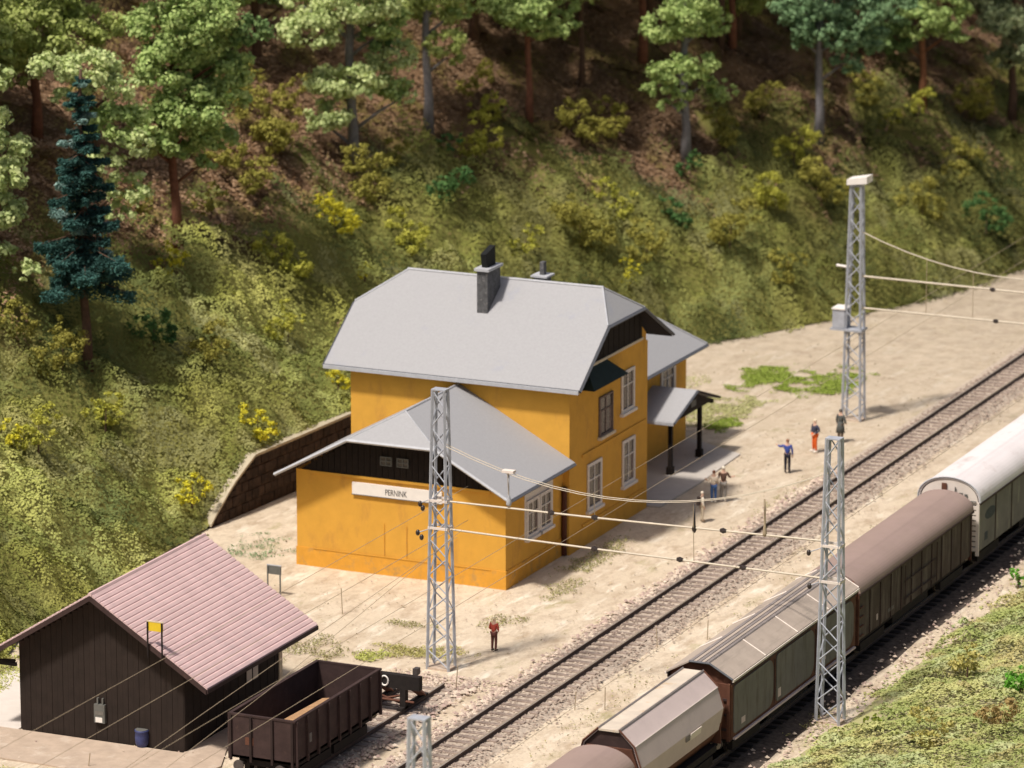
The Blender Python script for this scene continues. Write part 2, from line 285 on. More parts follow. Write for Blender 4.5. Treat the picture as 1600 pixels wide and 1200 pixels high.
def cmix(a, b, t): return np.asarray(a)[None] * (1 - t[:, None]) + np.asarray(b)[None] * t[:, None]
def sst(x, a, b): t = np.clip((x - a) / (b - a), 0, 1); return t * t * (3 - 2 * t)
hillside()
def scrub():
    n = 820000; Y = -40 + 170 * RNG.random(n)**1.15; d = -.9 + 30.9 * RNG.random(n)**1.1; X = foot(Y) - d; k0 = (d > 0) | ((RNG.random(n) < .8 * (1 + d / .9) ** 1.5 * sst(fbm(X / .9, Y / .9, 33), .38, .6)) & ((Y < 2.5) | (Y > 27))); X, Y, d = X[k0], Y[k0], d[k0]; n = len(X)
    z = zone(Y); f = (d - z) / 3.0 + (fbm(X / 2.2, Y / 2.2, 40) - .5) * 5
    up = sst(f, -.6, .8)
    keepn = RNG.random(n) < np.where(up > .5, .42 + .5 * sst(fbm(X / 1.6, Y / 1.6, 66), .45, .6), 1)
    # open gaps behind the buildings and in front of the wall are fine
    X, Y, d, up = X[keepn], Y[keepn], d[keepn], up[keepn]; n = len(X)
    c1 = fbm(X / 1.3, Y / 1.3, 50, 2); c2 = fbm(X / .6, Y / .6, 60, 2)
    clump = sst(c1, .35, .72) * .65 + sst(c2, .3, .75) * .28
    patchy = np.where(up > .5, .25 + .5 * sst(fbm(X / 2.4, Y / 2.4, 70), .5, .62), 1.0)
    big = sst(fbm(X / 3.2, Y / 3.2, 55, 2), .42, .66); clump = clump + .75 * big * (up < .5)
    H = clump * patchy * np.clip(d / 1.2, .12, 1)
    Z = hill(X, Y) + H * (.88 + .12 * RNG.random(n)) + .03 * RNG.random(n)
    # slope-aware clump normals
    e = .25; g = lambda x, y: sst(fbm(x / 1.3, y / 1.3, 50, 2), .35, .72) * .65 + sst(fbm(x / .6, y / .6, 60, 2), .3, .75) * .28 + hill(x, y) + .75 * sst(fbm(x / 3.2, y / 3.2, 55, 2), .42, .66)
    gx = (g(X + e, Y) - g(X - e, Y)) / (2 * e); gy = (g(X, Y + e) - g(X, Y - e)) / (2 * e)
    N = np.stack([-gx, -gy, np.ones(n)], 1); N /= np.linalg.norm(N, axis=1, keepdims=True); N = N + RNG.normal(size=(n, 3)) * .27
    hue = fbm(X / 4.5, Y / 4.5, 80); hue2 = fbm(X / 1.1, Y / 1.1, 90, 2)
    olive = cmix((.190, .212, .058), (.32, .345, .112), sst(hue2, .3, .7)); yel = cmix((.34, .35, .085), (.43, .42, .125), sst(hue2, .3, .7)); dk = np.tile([[.065, .090, .030]], (n, 1)); tan = np.tile([[.37, .34, .18]], (n, 1))
    t1 = sst(hue, .52, .68)[:, None]; t2 = (1 - sst(hue, .32, .46))[:, None]; c = olive * (1 - t1 * .65) + yel * t1 * .65; c = c * (1 - t2 * .75) + dk * t2 * .75
    t3 = (sst(fbm(X / 2, Y / 2, 95), .56, .7) * .45)[:, None]; c = c * (1 - t3) + tan * t3
    br = cmix((.22, .125, .065), (.54, .36, .23), RNG.random(n) ** 1.3); gr = sst(fbm(X / 1.8, Y / 1.8, 70), .53, .62) * .7
    br = br * (1 - gr[:, None]) + np.array([[.30, .24, .07]]) * gr[:, None]
    isb = RNG.random(n) < up
    c = c * (.66 + .40 * np.clip(clump / 1.2, 0, 1))[:, None] * (.74 + .52 * sst(fbm(X / 6, Y / 6, 77), .34, .62))[:, None]; c = c * (1 - .30 * big[:, None]) + np.array([[.26, .24, .05]]) * .30 * big[:, None]  # low spots between clumps darkened, shade put into the leaf colour
    c = np.where(isb[:, None], br, c * 1.17) * (.90 + .20 * RNG.random((n, 1))) * (1.12 - .58 * sst(Y, 5, 62))[:, None]  # last factor dims leaves along Y, painting in the fading light
    far = 1 + .25 * np.clip((Y - 20) / 80, 0, 1)
    S = (.042 + .055 * RNG.random(n)) * far
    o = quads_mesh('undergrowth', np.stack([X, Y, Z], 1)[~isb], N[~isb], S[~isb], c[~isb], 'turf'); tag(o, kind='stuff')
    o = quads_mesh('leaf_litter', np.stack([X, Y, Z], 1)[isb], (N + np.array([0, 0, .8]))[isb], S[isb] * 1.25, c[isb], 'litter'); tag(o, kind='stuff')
scrub()
def bank_growth():
    n = 170000; Y = -32 + 75 * RNG.random(n); X = 19.3 + 13 * RNG.random(n)**1.2
    cov = sst((X - 20.3) / 1.3 + (fbm(X / 1.5, Y / 1.5, 101) - .5) * 3.4, -.2, .8); k = RNG.random(n) < cov * .95 + .02; X, Y, cov = X[k], Y[k], cov[k]; n = len(X)
    H = sst(fbm(X / 1.3, Y / 1.3, 110, 2), .35, .7) * .5 * cov; Z = bank(X, Y) + H * (.82 + .18 * RNG.random(n))
    N = np.array([[0, 0, 1.]]) + RNG.normal(size=(n, 3)) * .28; hue = fbm(X / 2.2, Y / 2.2, 120); hu2 = fbm(X / 1.2, Y / 1.2, 125)
    c = cmix((.40, .45, .155), (.58, .58, .24), sst(hue, .3, .7)); t = sst(hu2, .58, .72)[:, None]; c = c * (1 - t * .5) + np.array([[.50, .38, .19]]) * t * .5
    t = (1 - sst(hu2, .3, .42))[:, None]; c = c * (1 - t * .6) + np.array([[.30, .36, .12]]) * t * .6; t = sst(fbm(X / 1.5, Y / 1.5, 131), .58, .68)[:, None]; c = c * (1 - t * .55) + np.array([[.55, .62, .33]]) * t * .55
    c = c * (.78 + .16 * RNG.random((n, 1)))
    tag(quads_mesh('bank_undergrowth', np.stack([X, Y, Z], 1), N, .045 + .06 * RNG.random(n), c, 'turf'), kind='stuff')
bank_growth()
def yard_grass():
    P = []
    for (cx, cy, rx, ry, num, col) in [(-3.9, -11.6, 1.9, 1.8, 2600, 0), (.3, -10.2, 1.8, .75, 2200, 1), (1.9, -9.6, 1.0, .7, 1500, 1), (-.7, -11.3, .9, .7, 1300, 2), (-1.2, -6.7, 1.3, .6, 700, 0), (1.9, -4.4, .8, 1.6, 700, 0), (1.5, 6.5, .9, 3.8, 2500, 0), (2.2, 1.5, .8, 2.0, 900, 0), (-3.6, 41, 1.9, 2.8, 16000, 3), (-.6, 41.5, 1.9, 3.2, 18000, 3), (-3.6, 34, 2.0, 4.2, 13000, 4), (-2.2, 31.2, .8, 1.8, 5000, 3), (-8.5, 38, 2.0, 3.0, 2500, 4), (-12.8, 1.5, 1.6, 2.2, 1800, 5), (5.4, 20, .5, 7, 500, 0), (11.5, 2, 1.5, 12, 900, 0), (12.5, 16, 1.2, 6, 800, 0), (10.6, -14, .8, 6, 400, 0), (-9, -31, 2.6, 1.6, 2500, 2), (19, -12.5, .9, 1.8, 600, 0), (-14.6, -12, 1.4, 5, 5000, 2), (-13.2, -22, 1.0, 4, 4000, 2)]:
        num = int(num * 1.7); a = RNG.random(num) * 2 * np.pi; r = 1.25 * np.sqrt(RNG.random(num)); x = cx + rx * r * np.cos(a); y = cy + ry * r * np.sin(a); k = RNG.random(num) < sst(fbm(x / .8, y / .8, 140 + col) + .45 * (1 - r) - .12, .34, .70) * .8
        x, y = x[k], y[k]; m = len(x); base = [(.30, .28, .13), (.37, .34, .13), (.42, .44, .13), (.25, .32, .06), (.42, .42, .20), (.20, .27, .14)][col]
        P.append((np.stack([x, y, .01 + .05 * RNG.random(m)], 1), np.array([base]) * (.75 + .5 * RNG.random((m, 1)))))
    C = np.concatenate([p[0] for p in P]); c = np.concatenate([p[1] for p in P]); N = np.array([[0, 0, 1.]]) + RNG.normal(size=(len(C), 3)) * .6
    tag(quads_mesh('grass', C, N, .022 + .038 * RNG.random(len(C)), c * 1.15, 'turf'), kind='stuff')
    n = 9000; Y = -45 + 120 * RNG.random(n); X = -14 + 33 * RNG.random(n)  # dry tufts and crumbs on the sand
    k = (fbm(X / 2, Y / 4, 150) > .52) & (X > foot(Y) + .5) & ~((X > -10.2) & (X < .4) & (Y > -.2) & (Y < 28)) ; X, Y = X[k], Y[k]; n = len(X)
    tag(quads_mesh('dry_crumbs', np.stack([X, Y, .01 + .03 * RNG.random(n)], 1), np.array([[0, 0, 1.]]) + RNG.normal(size=(n, 3)) * .4, .02 + .05 * RNG.random(n), np.array([[.36, .29, .19]]) * (.6 + .8 * RNG.random((n, 1))), 'litter'), kind='stuff')
yard_grass()
def flat(name, pts, z, m): o = MB().slab([(x, y, z) for x, y in pts], .06).build(name, m); o['kind'] = 'structure'; return o
flat('paved_platform', [(-2.9, 15.3), (.9, 15.3), (.95, 20), (.7, 25.9), (-2.9, 27.9)], .03, 'pave')
flat('loading_platform', [(-10.9, -26.05), (-10.9, -29.4), (-1.0, -29.6), (-.1, -28.4), (.15, -26.9), (-.6, -25.0), (-1.8, -17.5), (-1.95, -26.05)], .03, 'concrete')
flat('pale_yard_path', [(-14.2, -27.2), (-9.3, -26.9), (-9.3, -19.0), (-13.6, -19.3)], .02, mat('pale_path', (.66, .60, .55), .95, .05, 1.5, .2))

# ------------------------------------------------------------------ retaining wall
def retaining_wall():
    w = empty('retaining_wall', (-16.3, 4, 0), 'dark brown stone retaining wall with a pale sloping top, left of the ochre station', 'wall')
    off = Vector(w.location); ys = np.arange(3.6, 26.01, .56); core = MB(); mods = []
    def P(y, s=0, dz=0): return (float(foot(y)) + s - off.x, y - off.y, dz)
    for a, b in zip(ys[:-1], ys[1:]):
        ha, hb = float(wallh(a)), float(wallh(b)); core.hexa([P(a, -.25, -.1), P(a, .02, -.1), P(b, .02, -.1), P(b, -.25, -.1), P(a, -.25, ha), P(a, .02, ha), P(b, .02, hb), P(b, -.25, hb)])
    core.build('wall_core', 'wallstone', w); rows = 5; cnt = 0
    for r in range(rows):
        for i, (a, b) in enumerate(zip(ys[:-1], ys[1:])):
            if a > 18 and True: continue
            sh = .28 if r % 2 else 0; a2, b2 = a + sh + .03, b + sh - .03; z0 = .5 * r; ht = min(float(wallh(a2)), float(wallh(b2)))
            z1 = min(z0 + .46, ht); 
            if z1 - z0 < .12: continue
            pr = .04 + .05 * random.random(); MB().hexa([P(a2, 0, z0), P(a2, pr, z0 + .02), P(b2, pr, z0 + .02), P(b2, 0, z0), P(a2, 0, z1), P(a2, pr, z1 - .03), P(b2, pr, z1 - .03), P(b2, 0, z1)]).build('stone', 'wallstone', w); cnt += 1
    for a, b in zip(ys[:-1], ys[1:]):
        ha, hb = float(wallh(a)), float(wallh(b)); MB().hexa([P(a + .01, -.35, ha), P(a + .01, .12, ha), P(b, .12, hb), P(b, -.35, hb), P(a + .01, -.35, ha + .12), P(a + .01, .12, ha + .12), P(b, .12, hb + .12), P(b, -.35, hb + .12)]).build('coping_stone', 'coping', w)
retaining_wall()

# ------------------------------------------------------------------ station building
def station():
    st = empty('station_building', (0, 0, 0), 'ochre two-storey railway station with grey half-hipped roofs and a low front annex', 'building')
    # walls
    MB().prism_y([(-10.1, -.3), (0, -.3), (0, 4.32), (-10.1, 4.32)], 0, 6.2).build('annex_wall', 'wall', st)
    MB().box(-10.13, .03, -.03, 6.17, -.3, .78).build('annex_plinth', 'base', st)
    MB().box(-10.45, .3, 6.2, 15.15, -.3, 7.9).build('main_wall', 'wall', st)
    MB().prism_x([(6.45, 7.9), (14.95, 7.9), (14.95, 8.3), (13.1, 9.75), (8.93, 9.75), (6.45, 8.1)], -10.3, .30).build('attic_wall', 'wall', st)
    MB().box(.3, .36, 7.6, 14.7, .9, 1.02).build('string_course', 'wall', st); MB().box(.3, .36, 7.6, 14.9, 4.1, 4.24).build('string_course', 'wall', st)
    # main roof: half-hipped
    F, B, xl, xr, zr = 5.74, 16.6, -11.55, .96, 11.2; e1, e2, zh, yr, yf, yb = 7.68, 8.0, 9.92, 10.8, 8.93, 13.13
    def rs(n, pts, m='roof', th=.13): return MB().slab(pts, th).build(n, m, st)
    rs('roof_slope', [(xl, F, e1), (xr, F, e1), (xr, yf, zh), (-.1, yr, zr), (-9.7, yr, zr), (xl, yf, zh)])
    rs('roof_slope', [(xr, B, e2), (xl, B, e2), (xl, yb, zh), (-9.7, yr, zr), (-.1, yr, zr), (xr, yb, zh)])
    rs('half_hip', [(xr, yf, zh), (xr, yb, zh), (-.1, yr, zr)]); rs('half_hip', [(xl, yb, zh), (xl, yf, zh), (-9.7, yr, zr)])
    for p_ in ([(xl + .1, F + .05, e1 - .14), (xr - .03, F + .05, e1 - .14), (xr - .03, yf, zh - .14), (xl + .1, yf, zh - .14)], [(xr - .03, B - .05, e2 - .14), (xl + .1, B - .05, e2 - .14), (xl + .1, yb, zh - .14), (xr - .03, yb, zh - .14)], [(xr - .03, yf, zh - .141), (xr - .03, yb, zh - .141), (.2, yb - .8, zh + .55), (.2, yf + .8, zh + .55)]): MB().slab(p_, .03).build('soffit', 'board', st)
    MB().tube([(-9.75, yr, zr), (-.05, yr, zr)], .07, 6).build('ridge_cap', 'trim', st)
    for a, b in (((-.1, yr, zr), (xr, yf, zh)), ((-.1, yr, zr), (xr, yb, zh)), ((-9.7, yr, zr), (xl, yf, zh))): MB().tube([a, b], .05, 6).build('hip_cap', 'trim', st)
    MB().box(xl, xr, F - .13, F, e1 - .19, e1 - .03).build('gutter', 'trim', st); MB().box(xl, xr, F - .05, F + .02, e1 - .10, e1 - .012).build('eave_board', 'edge', st)
    for a, b in (((xr + .03, F, e1 - .08), (xr + .03, yf, zh - .08)), ((xr + .03, yf, zh - .08), (xr + .03, yb, zh - .08)), ((xr + .03, yb, zh - .08), (xr + .03, B, e2 - .08)), ((xl - .03, F, e1 - .08), (xl - .03, yf, zh - .08))):
        MB().tube([a, b], .085, 4).build('verge_board', 'edge', st)
    # brown boarded gable facing the tracks
    for k in range(20):
        y0 = 8.3 + k * .30; zt = min(9.78, 7.68 + .695 * (y0 - F) - .1, 8.0 + .552 * (B - y0 - .28) - .1)
        MB().box(.31, .37 + .012 * (k % 2), y0, y0 + .28, 8.22, zt).build('gable_board', 'board', st)
    MB().box(.37, .43, 8.2, 14.35, 8.1, 8.22).build('gable_moulding', 'sill', st)
    # dark hipped canopy over the upper windows
    MB().hexa([(.3, 7.4, 7.25), (.98, 7.4, 7.25), (.98, 11.3, 7.25), (.3, 11.5, 7.25), (.3, 7.9, 8.12), (.40, 7.9, 8.12), (.40, 9.9, 8.12), (.3, 10.2, 8.12)]).build('bay_canopy', 'green', st)
    # annex roof
    zr2, sl, xc = 7.30, .54, -5.06; xe, xw, Fy = .58, -10.72, -.9; ze = zr2 - sl * (xe - xc); x1, x2 = -7.35, -2.95; zh2 = zr2 - sl * (x2 - xc); ya = .62
    zh2 = zr2 - sl * (x2 - xc); x1 = 2 * xc - x2
    rs('annex_roof_slope', [(xe, Fy, ze), (xe, 6.19, ze), (xc, 6.19, zr2), (xc, ya, zr2), (x2, Fy, zh2)])
    rs('annex_roof_slope', [(xw, 6.19, ze), (xw, Fy, ze), (x1, Fy, zh2), (xc, ya, zr2), (xc, 6.19, zr2)])
    rs('annex_half_hip', [(x1, Fy, zh2), (x2, Fy, zh2), (xc, ya, zr2)])
    MB().tube([(xc, ya, zr2), (xc, 6.15, zr2)], .05, 6).build('ridge_cap', 'trim', st)
    for s in (x1, x2): MB().tube([(s, Fy, zh2), (xc, ya, zr2)], .03, 6).build('hip_cap', 'trim', st)
    for a, b, m_ in (((xw, Fy - .04, ze - .05), (x1, Fy - .04, zh2 - .05), 'trim'), ((x2, Fy - .04, zh2 - .05), (xe, Fy - .04, ze - .05), 'trim'), ((x1, Fy - .04, zh2 - .05), (x2, Fy - .04, zh2 - .05), 'trim'), ((xe + .05, Fy, ze - .07), (xe + .05, 6.1, ze - .07), 'edge')): MB().tube([a, b], .075, 4).build('verge_board', m_, st)
    # dark boarded annex gable, board by board
    k = 0; x = -9.35
    while x < -.75:
        x_ = min(x + .27, -.75); u = lambda q: zr2 - sl * abs(q - xc) - .16; zt = min(u(x), u(x_), zh2 - .02)
        if zt > 4.4: MB().box(x, x_ , -.06 - .012 * (k % 2), -.002, 4.34, zt).build('gable_board', 'board', st)
        x += .29; k += 1
    MB().prism_y([(-9.9, 4.32), (-.2, 4.32), (xc + 2.3, zh2 - .2), (xc - 2.3, zh2 - .2)], .02, 6.15).build('attic_wall', 'board', st)
    MB().box(-9.4, -.7, -.10, -.003, 4.22, 4.33).build('gable_moulding', 'wall', st)
    for i, xx in enumerate((-5.95, -5.15)):
        f = MB(); 
        for dx in (0, .26, .52): f.box(xx + dx, xx + dx + .045, -.13, -.075, 4.95, 5.32)
        for dz in (4.93, 5.12, 5.30): f.box(xx, xx + .565, -.128, -.077, dz, dz + .04)
        w = MB().box(xx, xx + .56, -.09, -.074, 4.95, 5.32).build('attic_window', 'glass', st); f.build('glazing_bars', 'grey', w)
    # name board
    sg = MB().box(-7.33, -3.0, -.10, -.004, 3.5, 4.03).build('name_board', 'sign', st); sg['label'] = 'white name board lettered PERNINK'
    MB().box(-7.36, -2.97, -.115, -.10, 3.47, 3.50).build('board_frame', 'grey', sg)
    cu = bpy.data.curves.new('name_lettering', 'FONT'); cu.body = 'PERNINK'; cu.size = .36; cu.align_x = 'CENTER'; cu.extrude = .004; tmp = bpy.data.objects.new('tmp_text', cu); COL.objects.link(tmp)
    dg = bpy.context.evaluated_depsgraph_get(); me = bpy.data.meshes.new_from_object(tmp.evaluated_get(dg)); bpy.data.objects.remove(tmp)
    me.materials.clear(); me.materials.append(M['ink']); t = bpy.data.objects.new('lettering', me); COL.objects.link(t); t.parent = sg; t.rotation_euler = (R(90), 0, 0); t.location = (-5.2, -.106, 3.61); t.scale = (.72, 1.05, 1)
    # faint blocked-up door seams and a lit ledge on the annex front
    for xx in (-5.83, -4.75): MB().box(xx, xx + .03, -.035, -.028, .82, 2.3).build('wall_seam', 'base', st)
    MB().box(-9.3, -.7, -.055, -.028, .76, .80).build('ledge', 'wall', st)
    # windows
    def window(y0, y1, z0, z1, x, frame='frame', wide=.14, panes=2, sill=True, rec=False):
        w = MB().box(x - .02, x + .015, y0, y1, z0, z1).build('window', 'glass', st); fr = MB(); p = .05 if not rec else .02
        for a, b, c, d in ((y0, y0 + wide, z0, z1), (y1 - wide, y1, z0, z1), (y0 + wide, y1 - wide, z0, z0 + wide), (y0 + wide, y1 - wide, z1 - wide, z1)): fr.box(x + .016, x + p + .03, a, b, c, d)
        fr.build('frame', frame, w); bars = MB(); zc = z0 + (z1 - z0) * .62
        bars.box(x + .016, x + .05, y0 + wide, y1 - wide, zc, zc + .06)
        for q in range(1, panes): yy = y0 + wide + (y1 - y0 - 2 * wide) * q / panes; bars.box(x + .016, x + .048, yy - .03, yy + .03, z0 + wide, z1 - wide)
        bars.build('glazing_bars', frame, w)
        for s in (0, 1): ya_, yb_ = (y0 + wide, y0 + wide + .22) if s == 0 else (y1 - wide - .22, y1 - wide); MB().box(x + .0151, x + .0185, ya_, yb_, z0 + wide, zc).build('curtain', 'curtain', w)
        if sill: MB().box(x, x + .17, y0 - .1, y1 + .1, z0 - .13, z0).build('sill', 'sill' if frame != 'frame' else 'frame', w)
        return w
    window(8.15, 9.75, 1.5, 3.65, .3); window(12.15, 13.6, 1.68, 3.8, .3); w = window(9.45, 11.0, 4.62, 6.45, .3, 'curtain', .08); window(12.0, 13.5, 5.12, 7.05, .3)
    for a in (2.15, 3.55): window(a, a + 1.32, 1.7, 3.4, 0)
    MB().box(0, .011, 2.0, 5.05, 1.6, 3.72).build('window_surround', 'frame', st)
    # small brick/iron details
    MB().tube([(.12, 6.05, 3.1), (.12, 6.05, 0)], .13, 8).build('downpipe', 'pipe', st)
    # chimneys
    c = MB().box(-5.45, -4.93, 8.95, 10.35, 9.6, 11.85).build('chimney', 'chim', st); MB().box(-5.55, -4.83, 8.85, 10.45, 11.85, 11.97).build('chimney_cap', 'trim', c)
    MB().hexa([(-5.32, 9.2, 11.97), (-5.05, 9.2, 11.97), (-5.05, 10.1, 11.97), (-5.32, 10.1, 11.97), (-5.32, 9.05, 12.6), (-5.05, 9.05, 12.6), (-5.05, 10.05, 12.85), (-5.32, 10.05, 12.85)]).build('flue_hood', 'black', c)
    c = MB().box(-3.65, -3.1, 11.2, 11.9, 10.4, 11.28).build('chimney', 'chim', st); MB().box(-3.78, -2.97, 11.1, 12.0, 11.28, 11.36).build('chimney_cap', 'trim', c); MB().box(-3.45, -3.25, 11.4, 11.7, 11.36, 11.95).build('flue_hood', 'chim', c)
    # rear wing
    MB().box(-9.4, -2.8, 15.1, 27.5, -.3, 4.9).build('rear_wing_wall', 'wall', st)
    rs('rear_roof_slope', [(-2.0, 15.0, 4.72), (-2.0, 28.2, 4.72), (-6.05, 24.6, 7.72), (-6.05, 15.0, 7.72)])
    rs('rear_roof_slope', [(-10.1, 28.2, 4.72), (-10.1, 15.0, 4.72), (-6.05, 15.0, 7.72), (-6.05, 24.6, 7.72)])
    rs('rear_hip', [(-2.0, 28.2, 4.72), (-10.1, 28.2, 4.72), (-6.05, 24.6, 7.72)])
    MB().tube([(-1.95, 16, 4.64), (-1.95, 28.2, 4.64)], .08, 4).build('gutter', 'edge', st); MB().tube([(-2.0, 28.2, 4.74), (-6.05, 24.6, 7.74)], .05, 6).build('hip_cap', 'trim', st)
    window(24.2, 26.0, 2.6, 4.25, -2.8, 'frame', .22, 2)
    # porch
    rs('porch_roof_slope', [(-.5, 20.35, 2.72), (-.5, 23.25, 3.66), (-2.79, 23.25, 3.66), (-2.79, 20.35, 2.72)], th=.1); rs('porch_roof_slope', [(-.5, 23.25, 3.66), (-.5, 26.1, 2.72), (-2.79, 26.1, 2.72), (-2.79, 23.25, 3.66)], th=.1)
    MB().prism_x([(20.6, 2.6), (25.9, 2.6), (23.25, 3.5)], -.75, -.68).build('porch_gable', 'board', st); MB().box(-.68, -.65, 22.9, 23.5, 2.85, 3.15).build('porch_plate', 'grey', st)
    for y in (20.75, 25.75): MB().box(-2.8, -.68, y - .08, y + .08, 2.45, 2.6).build('porch_beam', 'board', st)
    MB().tube([(-.47, 20.3, 2.66), (-.47, 23.25, 3.6)], .06, 4).build('verge_board', 'edge', st); MB().tube([(-.47, 23.25, 3.6), (-.47, 26.15, 2.66)], .06, 4).build('verge_board', 'board', st); MB().box(-2.79, -.5, 20.28, 20.36, 2.56, 2.70).build('gutter', 'trim', st)
    for y in (20.95, 24.6):
        p = MB().box(-1.0, -.82, y - .1, y + .1, .3, 2.6).build('porch_post', 'board', st); MB().box(-1.06, -.76, y - .16, y + .16, .03, .4).build('post_foot', 'board', p)
station()

# ------------------------------------------------------------------ goods shed
def shed():
    s = empty('goods_shed', (-5.6, -22, 0), 'dark brown wooden goods shed under a pink ribbed roof, at the lower left', 'shed'); o = Vector(s.location)
    class L(MB):
        def build(self, n, m, p=s, **k): self.v = [(a - o.x, b - o.y, c - o.z) for a, b, c in self.v]; ob = MB.build(self, n, m, s if p is s else p, **k); return ob
    xc, zr, sl, xe = -5.62, 6.05, .625, -.58; xw = -10.66; y0, y1 = -26.6, -17.1; u = lambda x: zr - sl * abs(x - xc)
    L().prism_y([(-9.2, -.2), (-1.95, -.2), (-1.95, u(-1.95) - .2), (xc, zr - .2), (-9.2, u(-9.2) - .2)], -25.85, -17.7).build('shed_wall', 'shedside')
    x = -9.23; k = 0
    while x < -1.95:
        x2 = min(x + .232, -1.93); zt = min(u(x), u(x2)) - .16
        L().box(x, x2, -25.90 - .010 * (k % 2), -25.853, 0, zt).build('wall_board', 'shedwall'); x += .242; k += 1
    y = -25.85
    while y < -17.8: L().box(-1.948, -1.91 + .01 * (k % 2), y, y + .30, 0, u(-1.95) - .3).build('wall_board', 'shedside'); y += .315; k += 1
    L().box(-1.905, -1.86, -17.95, -17.68, 0, 3.4).build('corner_post', 'sill')
    # roof courses, lapped down each slope
    nc = 25; dx = (xe - xc) / nc; src = {}
    for side in (1, -1):
        for i in range(nc):
            a, b = xc + side * dx * i, xc + side * dx * (i + 1.12); za, zb = u(a) + .02, u(b) + .02
            if side not in src or True:
                m = L(); sec = [(a, za), ((a + b) / 2, (za + zb) / 2 + .075), (b, zb + .055), (b, zb - .02), (a, za - .04)]
                m.prism_y(sec, y0, y1).build('roof_course', 'shedroof')
    L().tube([(xc, y0 - .02, zr + .04), (xc, y1 + .02, zr + .04)], .09, 6).build('ridge_cap', 'shedroof')
    for side in (1, -1):
        e = xe if side > 0 else xw
        L().hexa([(xc, y0 - .05, zr - .2), (e, y0 - .05, u(e) - .2), (e, y0, u(e) - .2), (xc, y0, zr - .2), (xc, y0 - .05, zr + .01), (e, y0 - .05, u(e) + .01), (e, y0, u(e) + .01), (xc, y0, zr + .01)]).build('verge_board', 'gond')
        L().hexa([(xc, y1, zr - .2), (e, y1, u(e) - .2), (e, y1 + .05, u(e) - .2), (xc, y1 + .05, zr - .2), (xc, y1, zr + .01), (e, y1, u(e) + .01), (e, y1 + .05, u(e) + .01), (xc, y1 + .05, zr + .01)]).build('verge_board', 'gond')
        L().box(min(e, e + side * .06), max(e, e + side * .06), y0, y1, u(e) - .16, u(e)).build('eave_board', 'gond')
    L().tube([(-9.25, -26.2, u(-9.25) - .9), (-10.5, -26.2, u(-10.5) - .25)], .07, 4).build('eave_bracket', 'shedside'); L().box(-10.5, -9.2, -26.25, -26.12, u(-10.5) - .34, u(-10.5) - .2).build('eave_bracket', 'shedside')
    for yy in (-20.75,): 
        w = L().box(-1.90, -1.87, yy, yy + .95, 1.35, 2.5).build('window', 'pave'); f = L(); f.box(-1.87, -1.85, yy + .42, yy + .48, 1.35, 2.5).build('glazing_bars', 'shedside', w)
        w['label'] = 'pale window in the dark long side'
    b = L().box(-5.85, -5.38, -26.06, -25.912, .75, 1.5).build('meter_cabinet', 'grey'); L().box(-5.78, -5.48, -26.075, -26.061, .78, .98).build('cabinet_label', 'sign', b); L().box(-5.80, -5.43, -26.073, -26.061, 1.08, 1.24).build('cabinet_door', 'panel', b)
    for xx in (-5.74, -5.52): L().box(xx, xx + .06, -26.02, -25.912, 1.5, 1.75).build('cable_duct', 'grey', b)
shed()

def barrel():
    p = at(222, 1166, 'z', .03); b = empty('barrel', p, 'small dark blue barrel against the front wall of the brown shed', 'barrel')
    prof = [(0, .20), (.15, .26), (.38, .28), (.58, .26), (.62, .285), (.68, .285)]; MB().tube([(0, 0, z) for z, r in prof], [r for z, r in prof], 14).build('barrel_body', 'blue', b, True); MB().cyl((0, 0, .66), (0, 0, .70), .25, 14).build('barrel_lid', 'grey', b)
barrel()
def board_sign(name, loc, w, h, hz, m, label, cat='sign', legs=2.0, rz=0):
    s = empty(name, loc, label, cat, None, rz); MB().box(-w / 2, w / 2, -.02, .02, hz - h, hz).build('sign_panel', m, s)
    for q in (-w / 2 + .03, w / 2 - .03): MB().box(q - .03, q + .03, -.06, -.021, 0, hz).build('leg', 'shedside' if m != 'grey' else 'grey', s)
    MB().box(-w / 2 - .02, w / 2 + .02, -.03, .03, hz, hz + .04).build('sign_rim', 'sill' if m != 'grey' else 'trim', s); return s
board_sign('notice_board', at(429, 930), .66, .38, 1.32, 'grey', 'small grey board on two thin posts on the sand behind the pink-roofed shed')
p_ = at(243, 1018, 'y', -26.68); board_sign('warning_sign', (p_[0], -26.68, p_[2] - .25), .68, .36, 1.42, 'yellow', 'small yellow board on two thin legs fixed to the gable edge of the pink-roofed shed')

# ------------------------------------------------------------------ tracks
def track(xc, ya, yb, label, bed='ballast', bw=1.75):
    t = empty('railway_track', (xc, 0, 0), label, 'track'); h = .16
    MB().prism_y([(-bw, -.05), (bw, -.05), (1.2, .075), (-1.2, .075)], ya, yb).build('ballast_bed', bed, t)
    src = None; n = int((yb - ya) / .65)
    for i in range(n):
        y = ya + .35 + i * .65
        if src is None: src = MB().box(-1.2, 1.2, -.12, .12, .0, .125).build('sleeper', 'sleeper' if bed == 'ballast' else 'under', t); src.location = (0, y, 0)  # sleepers under the train get black, its shade put into their colour
        else: inst(src, 'sleeper', t, (random.uniform(-.03, .03), y + random.uniform(-.03, .03), random.uniform(-.012, .01)), (0, 0, random.uniform(-.012, .012)))
    for s in (-.7175, .7175):
        c = s; sec = [(c - .07, .125), (c + .07, .125), (c + .07, .145), (c + .02, .165), (c + .02, .235), (c + .045, .25), (c + .045, .285), (c - .045, .285), (c - .045, .25), (c - .02, .235), (c - .02, .165), (c - .07, .145)]
        r = MB().prism_y(sec, ya, yb).build('rail', 'rust_rail', t); MB().box(c - .04, c + .04, ya, yb, .286, .292).build('rail_head', 'railtop', r)
    return t
